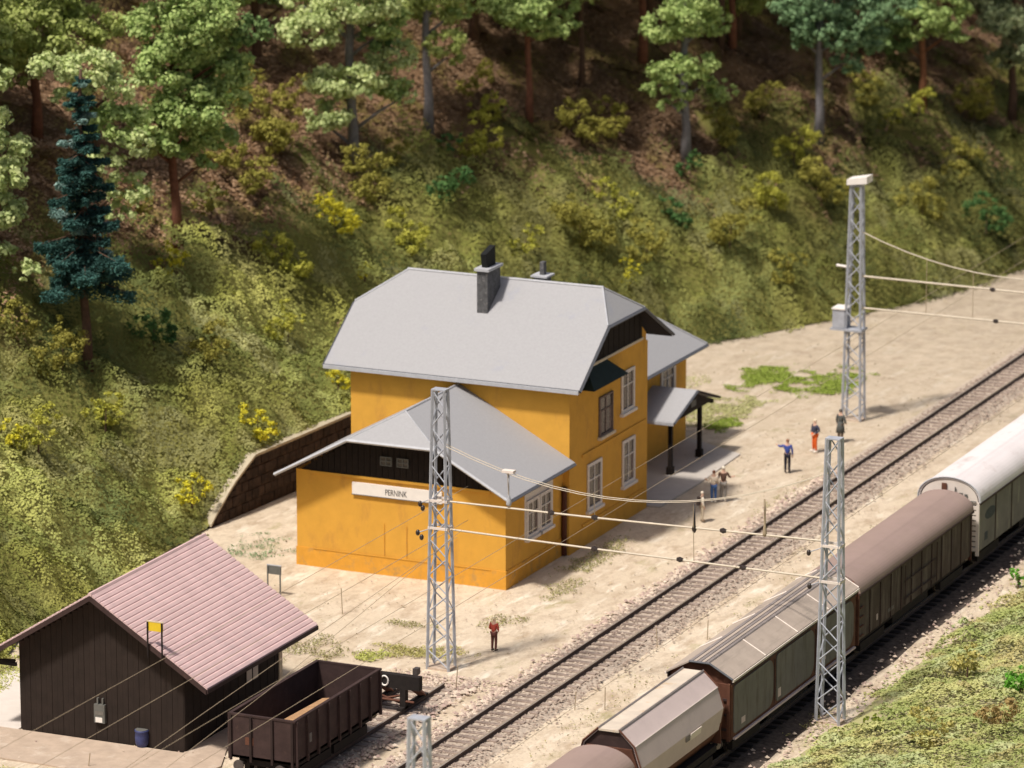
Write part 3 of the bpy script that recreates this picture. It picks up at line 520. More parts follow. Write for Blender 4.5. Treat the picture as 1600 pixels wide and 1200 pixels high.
M['rust_rail'] = mat('rust_rail', (.11, .080, .068), .7, .2, 5)
track(7.46, -45, 106, 'single main track in pale ballast running diagonally past the station'); track(3.05, -45, -14.4, 'short siding track ending at the buffer stop beside the brown shed'); track(16.75, -50, 50, 'track under the long goods train', 'shaded_bed', 2.25)
def stones():
    V = []; F = []; cc = []
    def add(n, xf, y0, y1, s0, s1, light):
        for _ in range(n):
            y = random.uniform(y0, y1); x = xf(); s = random.uniform(s0, s1); b = len(V)
            for q in ((1, 0, 0), (0, 1, 0), (-1, 0, 0), (0, -1, 0), (0, 0, .8), (0, 0, -.5)): V.append((x + s * q[0] * random.uniform(.6, 1.2), y + s * q[1] * random.uniform(.6, 1.2), (.07 if light < 2 else .02) + s * .4 + s * q[2] * random.uniform(.6, 1)))
            for a in range(4): F.append((b + a, b + (a + 1) % 4, b + 4)); F.append((b + (a + 1) % 4, b + a, b + 5))
            g = random.uniform(.95, 1.3); col = random.choice([(.50, .40, .33), (.40, .30, .26), (.58, .49, .40)] if light else [(.38, .30, .245), (.32, .25, .205), (.48, .40, .325), (.26, .20, .165)]); cc.extend([(col[0] * g, col[1] * g, col[2] * g, 1)] * 6)
    add(11000, lambda: 7.46 + random.uniform(-1.35, 1.45), -42, 75, .03, .085, 0); add(2000, lambda: 6.0 + random.gauss(0, .22), -42, 25, .05, .14, 2); add(1800, lambda: 9.0 + abs(random.gauss(0, .3)), -42, 60, .03, .09, 0)
    add(900, lambda: 3.05 + random.uniform(-1.4, 1.4), -30, -13.2, .03, .09, 1); add(500, lambda: 4.6 + random.gauss(0, .25), -30, -13, .05, .15, 2); add(600, lambda: 3.2 + random.gauss(0, 1.2), -14.6, -12.6, .03, .09, 2)
    add(900, lambda: random.uniform(-8, 15), -30, 45, .02, .06, 2); add(700, lambda: random.gauss(19.2, .5), -32, 20, .03, .12, 2); 
    me = bpy.data.meshes.new('ballast_stones'); me.from_pydata(V, [], F); a = me.color_attributes.new('Col', 'FLOAT_COLOR', 'POINT'); a.data.foreach_set('color', np.array(cc, np.float32).ravel()); me.materials.append(M['litter'])
    o = bpy.data.objects.new('ballast_stones', me); COL.objects.link(o); o['kind'] = 'stuff'
stones()

# ------------------------------------------------------------------ rolling stock
def running_gear(w, L, hw=1.1):
    """underframe, wheelsets and buffers of a wagon centred on its own origin, y from -L/2 to L/2"""
    MB().box(-hw, hw, -L / 2 + .25, L / 2 - .25, .95, 1.2).build('underframe', 'under', w)
    for e in (-1, 1):
        for q in (0, 1):
            y = e * (L / 2 - 1.3 - q * 1.7); ws = MB().cyl((-.8, y, .74), (.8, y, .74), .07, 8).build('axle', 'under', w)
            for sx in (-.72, .72): MB().cyl((sx - .06, y, .74), (sx + .06, y, .74), .45, 18).build('wheel', 'wheel', ws)
        for sx in (-1.0, 1.0): MB().box(sx - .12, sx + .12, e * (L / 2 - 2.15) - 1.45, e * (L / 2 - 2.15) + 1.45, .55, .90).build('bogie_frame', 'under', w)
        for sx in (-.87, .87):
            bf = MB().cyl((sx, e * (L / 2 - .2), 1.05), (sx, e * (L / 2 + .22), 1.05), .09, 10).build('buffer', 'under', w); MB().cyl((sx, e * (L / 2 + .22), 1.05), (sx, e * (L / 2 + .27), 1.05), .22, 16).build('buffer_head', 'wheel' if e < 0 else 'sill', bf)
    MB().box(-1.0, 1.0, -2.2, 2.2, .6, .95).build('brake_gear', 'under', w)
def gondola():
    L = 7.45; w = empty('gondola_wagon', (3.05, -25.35, .32), 'empty dark brown open wagon with a sandy floor on the siding by the shed', 'wagon'); hw, zb, zt = 1.38, .95, 2.62
    MB().box(-hw, hw, -L / 2, L / 2, zb, zb + .1).build('wagon_floor', 'gondin', w); MB().hexa([(.0, -L / 2 + .09, zb + .1), (hw - .09, -L / 2 + .09, zb + .1), (hw - .09, .9, zb + .1), (.1, .9, zb + .1), (.45, -L / 2 + .09, zt - .22), (hw - .09, -L / 2 + .09, zt - .1), (hw - .09, .2, zt - .12), (.60, .2, zt - .24)]).build('sand_load', 'sand', w)
    for sx in (-1, 1): MB().box(min(sx * hw, sx * (hw - .08)), max(sx * hw, sx * (hw - .08)), -L / 2, L / 2, zb, zt).build('side_wall', 'gond', w)
    for e in (-1, 1): MB().box(-hw + .081, hw - .081, min(e * L / 2, e * (L / 2 - .08)), max(e * L / 2, e * (L / 2 - .08)), zb, zt).build('end_wall', 'gond', w)
    MB().box(-hw - .04, -hw + .1, -L / 2 - .03, L / 2 + .03, zt, zt + .07).build('top_rail', 'gond', w); MB().box(hw - .1, hw + .04, -L / 2 - .03, L / 2 + .03, zt, zt + .07).build('top_rail', 'gond', w)
    for e in (-1, 1): MB().box(-hw + .1, hw - .1, e * (L / 2 - .03) - .06, e * (L / 2 - .03) + .06, zt, zt + .068).build('top_rail', 'gond', w)
    for k in range(9):
        y = -L / 2 + .12 + k * (L - .24) / 8
        for sx in (-1, 1): MB().box(min(sx * hw, sx * (hw + .09)), max(sx * hw, sx * (hw + .09)), y - .05, y + .05, zb - .1, zt - .01).build('side_rib', 'gond', w)
    for e in (-1, 1):
        for x in (-1.3, -.45, .45, 1.3): MB().box(x - .045, x + .045, min(e * L / 2, e * (L / 2 + .08)), max(e * L / 2, e * (L / 2 + .08)), zb - .1, zt - .01).build('end_rib', 'gondin', w)
    MB().box(-.7, -.35, -L / 2 - .012, -L / 2, 1.5, 1.8).build('marking_plate', 'rust', w); MB().box(hw, hw + .012, -2.6, -2.3, 1.5, 1.85).build('marking_plate', 'panel', w)
    g = empty('tmp_root', (0, 0, 0), None, None); running_gear(g, L)
    for c_ in list(g.children): c_.parent = w; c_.location.z -= .32
    bpy.data.objects.remove(g)
gondola()
def buffer_stop():
    b = empty('buffer_stop', (3.05, -17.3, 0), 'black buffer stop with a white ring at the end of the siding', 'buffer stop')
    MB().box(-1.15, 1.45, -1.0, -.7, 1.12, 1.68).build('buffer_beam', 'under', b)
    r = MB(); RX = -.05
    for k in range(14): a = 2 * math.pi * k / 14; a2 = 2 * math.pi * (k + 1) / 14; r.tube([(RX + .16 * math.cos(a), -1.03, 1.4 + .2 * math.sin(a)), (RX + .16 * math.cos(a2), -1.03, 1.4 + .2 * math.sin(a2))], .035, 4)
    r.build('white_ring', 'sign', b)
    for s in (-.72, .72):
        MB().hexa([(s - .12, -1.0, .3), (s + .12, -1.0, .3), (s + .12, -.72, .3), (s - .12, -.72, .3), (s - .12, -1.0, 1.12), (s + .12, -1.0, 1.12), (s + .12, -.72, 1.12), (s - .12, -.72, 1.12)]).build('upright', 'under', b)
        MB().tube([(s, -.75, 1.35), (s, .9, .36)], .15, 4).build('raking_strut', 'rust', b); MB().box(s - .12, s + .12, -1.3, 1.15, .293, .40).build('foot_beam', 'under', b)
    MB().tube([(-.72, -.85, .45), (.72, -.85, .85)], .05, 4).build('cross_brace', 'rust', b); MB().tube([(-.72, -.85, .85), (.72, -.85, .45)], .05, 4).build('cross_brace', 'rust', b); MB().tube([(-1.2, -.95, .62), (1.2, -.95, .62)], .05, 4).build('tie_bar', 'rust', b)
    MB().box(1.05, 1.25, -.75, -.45, 1.68, 1.95).build('lamp', 'wheel', b)
buffer_stop()
XT = 16.75
def arc(hw, ze, zt, n=26): return [(hw * math.cos(math.pi * k / n), ze + (zt - ze) * max(0.0, math.sin(math.pi * k / n)) ** .9) for k in range(n + 1)]
def round_wagon(y0, y1, label, roofm, sidem, ze, zt, hw=1.35, name='covered_wagon', bays=7, endm='rust', fancy=False):
    L = y1 - y0; w = empty(name, (XT, (y0 + y1) / 2, 0), label, 'wagon', 'goods train wagons'); h = L / 2
    MB().prism_y([(-hw + .06, 1.15), (hw - .06, 1.15), (hw - .06, ze), (-hw + .06, ze)], -h + .08, h - .08).build('wagon_body', sidem, w)
    for sx in (-1, 1):
        for k in range(bays):
            a = -h + .12 + k * (L - .24) / bays; b = a + (L - .24) / bays - .07
            pn = MB().box(min(sx * (hw - .058), sx * (hw - .02)), max(sx * (hw - .058), sx * (hw - .02)), a, b, 1.22, ze - .12).build('side_panel', sidem, w)
            MB().box(min(sx * (hw - .02), sx * (hw + .02)), max(sx * (hw - .02), sx * (hw + .02)), b + .005, b + .06, 1.15, ze - .1).build('side_rib', 'darkside' if sidem != 'darkside' else 'gond', w)
    o_, i_ = arc(hw + .06, ze, zt), arc(hw - .02, ze, zt - .08); sec = o_ + i_[::-1]
    rf = MB(); n = len(o_)
    for k in range(n - 1): rf.hexa([(*(i_[k][0], -h), i_[k][1]), (i_[k + 1][0], -h, i_[k + 1][1]), (i_[k + 1][0], h, i_[k + 1][1]), (i_[k][0], h, i_[k][1]), (o_[k][0], -h, o_[k][1]), (o_[k + 1][0], -h, o_[k + 1][1]), (o_[k + 1][0], h, o_[k + 1][1]), (o_[k][0], h, o_[k][1])])
    m = MB()  # one smooth shell
    rows = [(-h, o_), (h, o_)]; b = 0
    for yy in (-h, h): m.v += [(x, yy, z) for x, z in o_] 
    for yy in (-h, h): m.v += [(x, yy, z) for x, z in i_]
    for k in range(n - 1): m.f += [(k, k + 1, n + k + 1, n + k), (2 * n + k + 1, 2 * n + k, 3 * n + k, 3 * n + k + 1), (k + 1, k, 2 * n + k, 2 * n + k + 1), (n + k, n + k + 1, 3 * n + k + 1, 3 * n + k)]
    r = m.build('wagon_roof', roofm, w)
    for sx in (-1, 1): MB().box(min(sx * hw, sx * (hw + .09)), max(sx * hw, sx * (hw + .09)), -h, h, ze - .07, ze + .02).build('eave_rail', 'gond' if roofm != 'whiteroof' else 'gond', w)
    for e in (-1, 1):
        tri = [(x * .97, z - .09) for x, z in arc(hw - .02, ze, zt)] ; q = MB().prism_y([(-hw + .05, ze - .1)] + tri[::-1] + [(hw - .05, ze - .1)], min(e * (h - .07), e * (h - .03)), max(e * (h - .07), e * (h - .03))).build('end_gable', endm, w)
        zz = 1.2
        while zz < ze - .15: MB().box(-hw + .08, hw - .04, min(e * (h - .08), e * (h - .02)), max(e * (h - .08), e * (h - .02)), zz, zz + .17).build('end_plank', endm, w); zz += .235
        MB().box(hw - .14, hw + .0, min(e * (h - .10), e * (h - .01)), max(e * (h - .10), e * (h - .01)), 1.0, ze).build('corner_post', endm, w); MB().box(-hw, -hw + .14, min(e * (h - .10), e * (h - .01)), max(e * (h - .10), e * (h - .01)), 1.0, ze).build('corner_post', endm, w)
    if fancy:
        MB().tube([(x, -h - .02, z + .02) for x, z in o_], .035, 4).build('roof_hoop', 'trim', w)
        MB().tube([(.28, -h - .03, ze + .03), (.28, -h - .03, ze + .62)], .03, 4).build('end_frame', 'grey', w); MB().tube([(.28, -h - .03, ze + .05), (hw - .12, -h - .03, ze + .05)], .03, 4).build('end_frame', 'grey', w)
        MB().box(.45, .62, -h - .02, -h + .0, ze + .15, ze + .38).build('end_plate', 'grey', w); MB().box(.70, .84, -h - .02, -h + .0, ze + .15, ze + .34).build('end_plate', 'grey', w)
        MB().box(-.35, -.12, -h - .04, -h - .0, ze + .1, ze + .75).build('end_hatch', 'rust', w)
        MB().prism_x([(-h + 1.6 + .7 * math.cos(2 * math.pi * k / 16) , 2.62 + .26 * math.sin(2 * math.pi * k / 16)) for k in range(16)], hw - .02, hw - .012).build('faded_emblem', 'patch', w)
        MB().box(hw - .02, hw - .01, -h + .9, -h + 1.3, 1.5, 1.85).build('stencil_patch', 'patch', w)
    else:
        MB().tube([(hw - .1, -h - .05, ze + .02), (hw - .25, -h - .07, ze + .5), (hw - .5, -h - .05, ze + .1), (hw - .1, -h - .05, ze - .1)], .06, 4).build('end_handrail', 'redrust', w)
        MB().box(hw - .018, hw - .008, -h + 2.2, -h + 2.35, 1.5, 1.75).build('label_plate', 'hop', w); MB().box(hw - .018, hw - .008, -h + 3.6, -h + 4.3, 1.45, 1.6).build('label_plate', 'panel', w)
        for zz in (2.25, 1.5): MB().box(hw + .02, hw + .045, -1.6, 2.4, zz, zz + .05).build('door_rail', 'gond', w)
        for yy in (-1.6, 2.4): MB().tube([(hw + .05, yy, 1.3), (hw + .05, yy, ze - .2)], .025, 5).build('door_bar', 'gond', w)
        for q in range(4): MB().box(hw + .01, hw + .06, -h + .12, -h + .5, 1.35 + q * .4, 1.39 + q * .4).build('ladder_rung', 'rust', w)
    running_gear(w, L); return w
M['redrust'] = mat('red_rust', (.28, .08, .045), .8, .2, 5)
round_wagon(-40.5, -28.75, 'brown round-roofed wagon, the nearest of the train at the bottom edge', 'brownroof', 'gond', 2.75, 3.62, 1.35)
round_wagon(-4.9, 9.35, 'brown round-roofed covered wagon with dark sides in front of the white one', 'brownroof', 'darkside', 3.2, 4.02, 1.28, bays=11)
round_wagon(9.95, 28.0, 'covered wagon with a white rounded roof and slatted cream end, farthest of the train', 'whiteroof', 'olive', 3.4, 4.42, 1.38, bays=8, endm='cream', fancy=True)
def hopper():
    y0, y1 = -27.95, -19.75; L = y1 - y0; h = L / 2; w = empty('hopper_wagon', (XT, (y0 + y1) / 2, 0), 'faceted pale grey hopper wagon with a rust-stained tan top', 'wagon', 'goods train wagons')
    half = [(.42, 3.98), (1.02, 3.42), (1.28, 2.62), (1.12, 1.75), (.8, 1.25)]
    body = [(-x, z) for x, z in half] + [(x, z) for x, z in half[::-1]]; MB().prism_y([(x * .96, z - .05) for x, z in body], -h + .1, h - .1).build('hopper_body', 'gond', w)
    for sx in (-1, 1):
        for (a, b), m in zip(zip(half[:-1], half[1:]), ('hop', 'hop', 'hop', 'rust')):
            n = 1
            MB().prism_y([(sx * a[0], a[1]), (sx * b[0], b[1]), (sx * b[0] * .96, b[1] - .05), (sx * a[0] * .96, a[1] - .05)], -h + .02, h - .02).build('side_sheet', m, w)
        MB().tube([(sx * .42, -h, 4.0), (sx * .42, h, 4.0)], .045, 4).build('roof_seam', 'strake', w)
        MB().tube([(sx * 1.025, -h, 3.42), (sx * 1.025, h, 3.42)], .02, 4).build('side_seam', 'cream', w)
    MB().prism_y([(-.42, 3.98), (.42, 3.98), (.40, 3.90), (-.40, 3.90)], -h, h).build('top_cover', 'hoptop', w); 
    for e in (-1, 1):
        MB().prism_y([(-1.2, 1.2), (1.2, 1.2), (1.15, 2.6), (.9, 3.3), (-.9, 3.3), (-1.15, 2.6)], min(e * (h - .1), e * (h - .02)), max(e * (h - .1), e * (h - .02))).build('end_sheet', 'rust', w)
        MB().tube([(.42, e * h, 4.0), (1.02, e * h, 3.44), (1.28, e * h, 2.64), (1.12, e * h, 1.75)], .04, 4).build('end_hoop', 'rust', w); MB().tube([(-.42, e * h, 4.0), (-1.02, e * h, 3.44), (-1.28, e * h, 2.64)], .04, 4).build('end_hoop', 'rust', w)
        MB().tube([(-.9, e * (h + .1), 1.2), (-.9, e * (h + .1), 2.9), (.9, e * (h + .1), 2.9), (.9, e * (h + .1), 1.2)], .04, 4).build('end_handrail', 'rust', w)
    MB().hexa([(1.25, .7, 2.30), (1.28, .7, 2.30), (1.28, 1.75, 2.30), (1.25, 1.75, 2.30), (1.30, .7, 2.58), (1.33, .7, 2.58), (1.33, 1.75, 2.58), (1.30, 1.75, 2.58)]).build('number_plate', 'cream', w)
    MB().box(1.26, 1.30, .3, .65, 2.35, 2.6).build('number_plate', 'strake', w)
    running_gear(w, L)
hopper()
def slope_wagon():
    y0, y1 = -19.25, -5.35; L = y1 - y0; h = L / 2; w = empty('sliding_wall_wagon', (XT + .05, (y0 + y1) / 2, 0), 'wagon with a sloping grey-brown roof and grey-green side panels, behind the hopper wagon', 'wagon', 'goods train wagons')
    MB().box(-1.3, 1.3, -h + .12, h - .12, 1.15, 3.35).build('wagon_body', 'rust', w)
    MB().slab([(-.42, -h, 4.15), (.42, -h, 4.15), (.42, h, 4.15), (-.42, h, 4.15)], .07).build('roof_walkway', 'strake', w)
    for k in range(5): MB().box(-.40 + k * .165, -.27 + k * .165, -h, h, 4.151, 4.175).build('roof_strip', 'wagroof' if k % 2 else 'strake', w)
    for sx in (-1, 1):
        for k in range(4):
            a = -h + k * L / 4 + .01; b = a + L / 4 - .04; p = [(sx * .43, a, 4.14), (sx * 1.38, a, 3.62), (sx * 1.38, b, 3.62), (sx * .43, b, 4.14)]
            MB().slab(p, .06).build('roof_panel', 'wagroof', w)
            MB().tube([(sx * .43, b + .02, 4.15), (sx * 1.38, b + .02, 3.63)], .03, 4).build('roof_seam', 'cream', w)
        MB().box(min(sx * 1.36, sx * 1.42), max(sx * 1.36, sx * 1.42), -h, h, 3.50, 3.585).build('eave_rail', 'cream', w); MB().box(min(sx * 1.3, sx * 1.36), max(sx * 1.3, sx * 1.36), -h + .1, h - .1, 3.36, 3.5).build('eave_rail', 'gond', w)
        for k in range(3):
            a = -h + .3 + k * (L - .4) / 3; b = a + (L - .4) / 3 - .35; r = .55; pts = []
            for (cy, cz, a0) in ((b - r, 3.28 - r, 0), (a + .15, 3.28 - .15, 90), (a + .15, 1.35 + .15, 180), (b - r, 1.35 + r, 270)):
                rr = r if cy == b - r else .15
                for q in range(6): t = R(a0 + q * 18); pts.append((cy + rr * math.cos(t), cz + rr * math.sin(t)))
            MB().prism_x(pts, sx * 1.302 if sx > 0 else -1.345, 1.345 if sx > 0 else -1.302).build('side_panel', 'panel', w)
    for e in (-1, 1):
        MB().prism_y([(-1.3, 3.35), (1.3, 3.35), (1.3, 3.6), (.43, 4.06), (-.43, 4.06), (-1.3, 3.6)], min(e * (h - .3), e * (h - .24)), max(e * (h - .3), e * (h - .24))).build('end_gable', 'rust', w)
        for x in (-1.2, -.4, .4, 1.2): MB().box(x - .06, x + .06, min(e * (h - .12), e * (h - .02)), max(e * (h - .12), e * (h - .02)), 1.1, 3.4).build('end_rib', 'rust', w)
        MB().tube([(-.42, e * h, 4.13), (.42, e * h, 4.13), (1.38, e * h, 3.60)], .05, 4).build('roof_hoop', 'edge', w)
        for zz in (1.5, 2.1, 2.7): MB().box(-1.2, 1.2, min(e * (h - .12), e * (h - .05)), max(e * (h - .12), e * (h - .05)), zz, zz + .08).build('end_rail', 'gond', w)
    MB().box(1.30, 1.40, -h + .3, h - .3, 1.12, 1.2).build('sole_bar', 'hop', w)
    for k, (a, b, c, d) in enumerate(((-5.9, -5.5, 1.55, 1.8), (-2.0, -1.7, 1.5, 1.85), (2.6, 3.3, 1.6, 1.75))): MB().box(1.346, 1.352, a, b, c, d).build('stencil_patch', 'hop', w)
    for k in range(2): MB().tube([(1.38, -h + 4.45 + k * 4.5, 1.4), (1.38, -h + 4.45 + k * 4.5, 3.2)], .022, 5).build('door_bar', 'gond', w)
    running_gear(w, L)
slope_wagon()

# ------------------------------------------------------------------ lattice masts and wires
def mast(loc, h, label, w0=(.95, .66), w1=(.52, .36), n=15, extras=None):
    m = empty('lattice_mast', loc, label, 'mast', 'lattice masts of the overhead line'); cs = [(-1, -1), (1, -1), (1, 1), (-1, 1)]
    def c(i, z): t = z / h; return Vector((cs[i][0] * (w0[0] * (1 - t) + w1[0] * t) / 2, cs[i][1] * (w0[1] * (1 - t) + w1[1] * t) / 2, z))
    for i in range(4): MB().tube([c(i, -.1), c(i, h)], .072, 4).build('leg', 'steel', m)
    zs = [h * (1 - (1 - k / n) ** 1.0) for k in range(n + 1)]
    for i in range(4):
        j = (i + 1) % 4
        for k in range(n):
            a, b = (i, j) if (k + i) % 2 else (j, i); MB().tube([c(a, zs[k] + .05), c(b, zs[k + 1])], .031, 4, False).build('lattice_bar', 'steel', m)
    MB().box(-w1[0] / 2 - .05, w1[0] / 2 + .05, -w1[1] / 2 - .05, w1[1] / 2 + .05, h, h + .05).build('cap_plate', 'steel', m)
    MB().box(-w0[0] / 2 - .04, w0[0] / 2 + .04, -w0[1] / 2 - .04, w0[1] / 2 + .04, -.1, .03).build('foot_plate', 'concrete', m)
    for zc in (extras or []):
        t = zc / h; wx = (w0[0] * (1 - t) + w1[0] * t) / 2 + .07; wy = (w0[1] * (1 - t) + w1[1] * t) / 2 + .06; b = MB(); b.box(-wx, wx, -wy, -wy + .05, zc - .05, zc + .05); b.box(-wx, wx, wy - .05, wy, zc - .05, zc + .05); b.box(-wx, -wx + .05, -wy + .05, wy - .05, zc - .05, zc + .05); b.box(wx - .05, wx, -wy + .05, wy - .05, zc - .05, zc + .05); b.build('clamp_band', 'cream', m)
    return m
ml = mast((2.33, -11.6, 0), 11.7, 'tall grey lattice mast standing in front of the ochre annex', extras=(7.1, 5.95)); mr = mast((19.42, -11.85, 0), 11.5, 'tall grey lattice mast on the near side of the goods train', extras=(7.2, 5.75), n=14)
mu = mast((3.2, 34.75, 0), 11.75, 'far lattice mast with a grey cabinet on its side, beyond the group of people'); mn = mast((20.33, -51.7, 0), 11.75, 'lattice mast of which only the top shows at the bottom edge')
MB().hexa([(-.42, -.35, 11.82), (.62, -.35, 11.95), (.62, .5, 11.95), (-.42, .5, 11.82), (-.42, -.35, 12.1), (.62, -.35, 12.3), (.62, .5, 12.3), (-.42, .5, 12.1)]).build('mast_head_box', 'sign', mu)
b_ = MB().box(-1.05, -.42, -.35, .45, 4.62, 5.55).build('switch_cabinet', 'steel', mu); MB().box(-1.08, -.40, -.40, .5, 5.55, 5.62).build('cabinet_lid', 'sign', b_); MB().box(-1.15, .5, -.4, .5, 4.50, 4.60).build('cabinet_shelf', 'steel', mu)
MB().tube([(-1.0, 0, 7.7), (-.3, 0, 7.65)], .07, 6).build('short_arm', 'sign', mu)
# weights hanging beside the masts
def insulators(parent, pts, r=.12):
    for p in pts:
        s = MB().ball(p, r, 10, .8, .8, 1.1).build('insulator', 'insul', parent, True)
insulators(ml, [(-.92, 0, 6.83), (-.80, 0, 6.66), (-1.03, 0, 5.60), (-.86, 0, 5.42)]); insulators(mr, [(-1.0, 0, 6.78), (-.95, 0, 5.42)])
for m_, pts in ((ml, [(6.95, -.93), (5.70, -1.03)]), (mr, [(6.9, -1.0), (5.54, -.95)])):
    for z, x in pts: MB().tube([(x, 0, z - .1), (-.3, 0, z + .2)], .02, 4).build('tie_rod', 'steel', m_)
def wire(pts, r, label, group, m='wire', ins=(), drops=(), name='overhead_wire'):
    w = empty(name, pts[0], label, 'wire', group); o = Vector(pts[0]); L = lambda p: tuple(Vector(p) - o)
    MB().tube([L(p) for p in pts], r, 6).build('wire_strand', m, w); 
    for p in ins: MB().tube([L((p[0] - .13, p[1], p[2])), L((p[0], p[1], p[2])), L((p[0] + .13, p[1], p[2]))], [.07, .12, .07], 8).build('insulator', 'insul', w)
    for a, b in drops: MB().tube([L(a), L(b)], .016, 4).build('dropper', 'dwire', w)
    return w
Yp = -11.7; G = 'cross-span wires between two masts'
wire([(2.8, Yp, 7.1), (9, Yp, 7.13), (18.95, Yp, 7.28)], .042, 'upper pale straight wire from the annex mast to the train-side mast', G, ins=[(14.74, Yp, 7.22), (9.2, Yp, 7.14), (7.3, Yp, 7.13)])
wire([(2.8, Yp, 5.93), (9, Yp, 5.84), (18.95, Yp, 5.76)], .042, 'lower pale straight wire from the annex mast to the train-side mast', G, ins=[(15.6, Yp, 5.8), (9.2, Yp, 5.84), (12.9, Yp, 5.82)])
def sag(a, b, s, n=14): return [tuple(Vector(a).lerp(Vector(b), k / n) + Vector((0, 0, -s * 4 * (k / n) * (1 - k / n)))) for k in range(n + 1)]
for dy in (-.12, .12):
    wire(sag((2.6, Yp + dy, 9.45), (19.2, Yp + dy, 10.1), 1.75), .016, ('nearer' if dy < 0 else 'farther') + ' of the two thin sagging wires between the annex mast and the train-side mast', G, 'wire', drops=[((5.42, Yp + dy, 8.7), (5.42, Yp, 7.2)), ((9.2, Yp + dy, 8.2), (9.2, Yp, 7.2)), ((13.5, Yp + dy, 8.15), (13.5, Yp, 5.8)), ((16.5, Yp + dy, 8.75), (16.5, Yp, 7.3))] if dy < 0 else ())
h_ = empty('wire_hanger', (5.42, Yp, 7.2), 'dark stubby hanger with an insulator where the wires meet beside the annex roof corner', 'hanger'); MB().tube([(0, 0, 0), (0, 0, .1), (0, 0, .25), (0, 0, .4), (0, 0, 1.4)], [.08, .12, .10, .05, .03], 8).build('hanger_rod', 'trim', h_, True); MB().box(-.25, .25, -.15, .15, 1.4, 1.5).build('hanger_clamp', 'cream', h_)
h_ = empty('wire_hanger', (13.5, Yp, 7.0), 'thin hanger with a brown insulator above the main track, left of the train-side mast', 'hanger'); MB().tube([(0, 0, 0), (0, 0, .15), (0, 0, .3), (0, 0, 1.2)], [.05, .11, .06, .025], 8).build('hanger_rod', 'insul', h_, True)
h_ = empty('wire_hanger', (16.5, Yp, 7.2), 'thin hanger standing over the rails close to the train-side mast', 'hanger'); MB().tube([(0, 0, 0), (0, 0, .12), (0, 0, .5), (0, 0, 1.5)], [.08, .09, .05, .04], 8).build('hanger_rod', 'dwire', h_, True)
Yq = 34.7
wire([(3.5, Yq, 7.28), (12, Yq, 7.2), (20, Yq, 7.2)], .05, 'upper pale straight wire leaving the far mast with the cabinet', G, ins=[(10.3, Yq, 7.2)]); wire([(3.5, Yq, 5.68), (12, Yq, 5.65), (20, Yq, 5.7)], .05, 'lower pale straight wire leaving the far mast with the cabinet', G, ins=[(10.5, Yq, 5.65)])
wire(sag((3.5, Yq, 9.5), (20, Yq, 9.6), 1.7), .028, 'sagging wire leaving the far mast with the cabinet near its top', G, drops=[((6.9, Yq, 8.5), (6.9, Yq, 5.7)), ((9.3, Yq, 8.0), (9.3, Yq, 5.7))])
GL = 'running wires above the tracks'
for (x, zc, zm, ya, yb, nm) in ((7.46, 5.75, 7.05, -58, 100, 'the main track'), (16.75, 5.75, 7.0, -58, 60, 'the goods train'), (3.05, 6.05, 7.48, -58, -10.5, 'the siding')):
    wire([(x, ya, zc), (x, (ya + yb) / 2, zc), (x, yb, zc)], .010, 'lower thin contact wire running over ' + nm, GL, 'dwire')
    wire([(x, ya, zm), (x, (ya + yb) / 2, zm - .1), (x, yb, zm)], .009, 'upper thin carrying wire running over ' + nm, GL, 'dwire')
wire([(4.9, -52, 4.9), (4.2, -36, 5.25), (3.2, -11.9, 5.7)], .010, 'thin stay wire crossing the shed corner up to the annex mast', GL, 'dwire'); wire([(6.6, -52, 5.0), (5.3, -33, 5.4), (3.4, -11.9, 6.0)], .010, 'thin stay wire crossing above the open wagon up to the annex mast', GL, 'dwire')

for i, (px, py, h, lb) in enumerate([(440, 945, 0, ''), (1085, 800, 0, '')]): pass
def stakes():
    pts = [((535, 958), 1.1, 'thin stake alone in the sand left of the annex mast'), ((712, 1078), 1.0, 'leaning thin stake on the sand right of the annex mast foot'), ((945, 1108), .9, 'thin stake between main track and train near the hopper wagon'), ((898, 1108), .7, 'short stake next to the rail left of the hopper wagon'), ((1027, 1010), .8, 'thin stake in the sand beside the roof of the grey-green panelled wagon'), ((1105, 998), .8, 'thin stake in the sand close to the train-side mast'), ((138, 1198), .55, 'tiny stake on the platform at the bottom left corner')]
    for (p, h, lb) in pts:
        q = at(*p); s = empty('stake', q, lb, 'stake', 'thin stakes in the sand'); MB().tube([(0, 0, -.05), (random.uniform(-.08, .08), .03, h)], .022, 5).build('stake_rod', 'dwire', s)
stakes()

# ------------------------------------------------------------------ people
def skinmesh(name, verts, edges, rad, m, parent, root=0, sub=1):
    me = bpy.data.meshes.new(name); me.from_pydata(verts, edges, []); o = bpy.data.objects.new(name, me); COL.objects.link(o); me.materials.append(m)
    md = o.modifiers.new('skin', 'SKIN'); md.use_smooth_shade = True
    sv = me.skin_vertices[0].data if me.skin_vertices else None
    if sv is None:
        bm = bmesh.new(); bm.from_mesh(me); bm.verts.layers.skin.verify(); bm.to_mesh(me); bm.free(); sv = me.skin_vertices[0].data
    for i, v in enumerate(sv): v.radius = (rad[i], rad[i]) if not hasattr(rad[i], '__len__') else rad[i]; v.use_root = (i == root)
    if sub: s = o.modifiers.new('sub', 'SUBSURF'); s.levels = sub; s.render_levels = sub
    dg = bpy.context.evaluated_depsgraph_get(); me2 = bpy.data.meshes.new_from_object(o.evaluated_get(dg)); bpy.data.objects.remove(o); me2.name = name
    if not me2.materials: me2.materials.append(m)
    o = bpy.data.objects.new(name, me2); COL.objects.link(o); o.parent = parent; return o
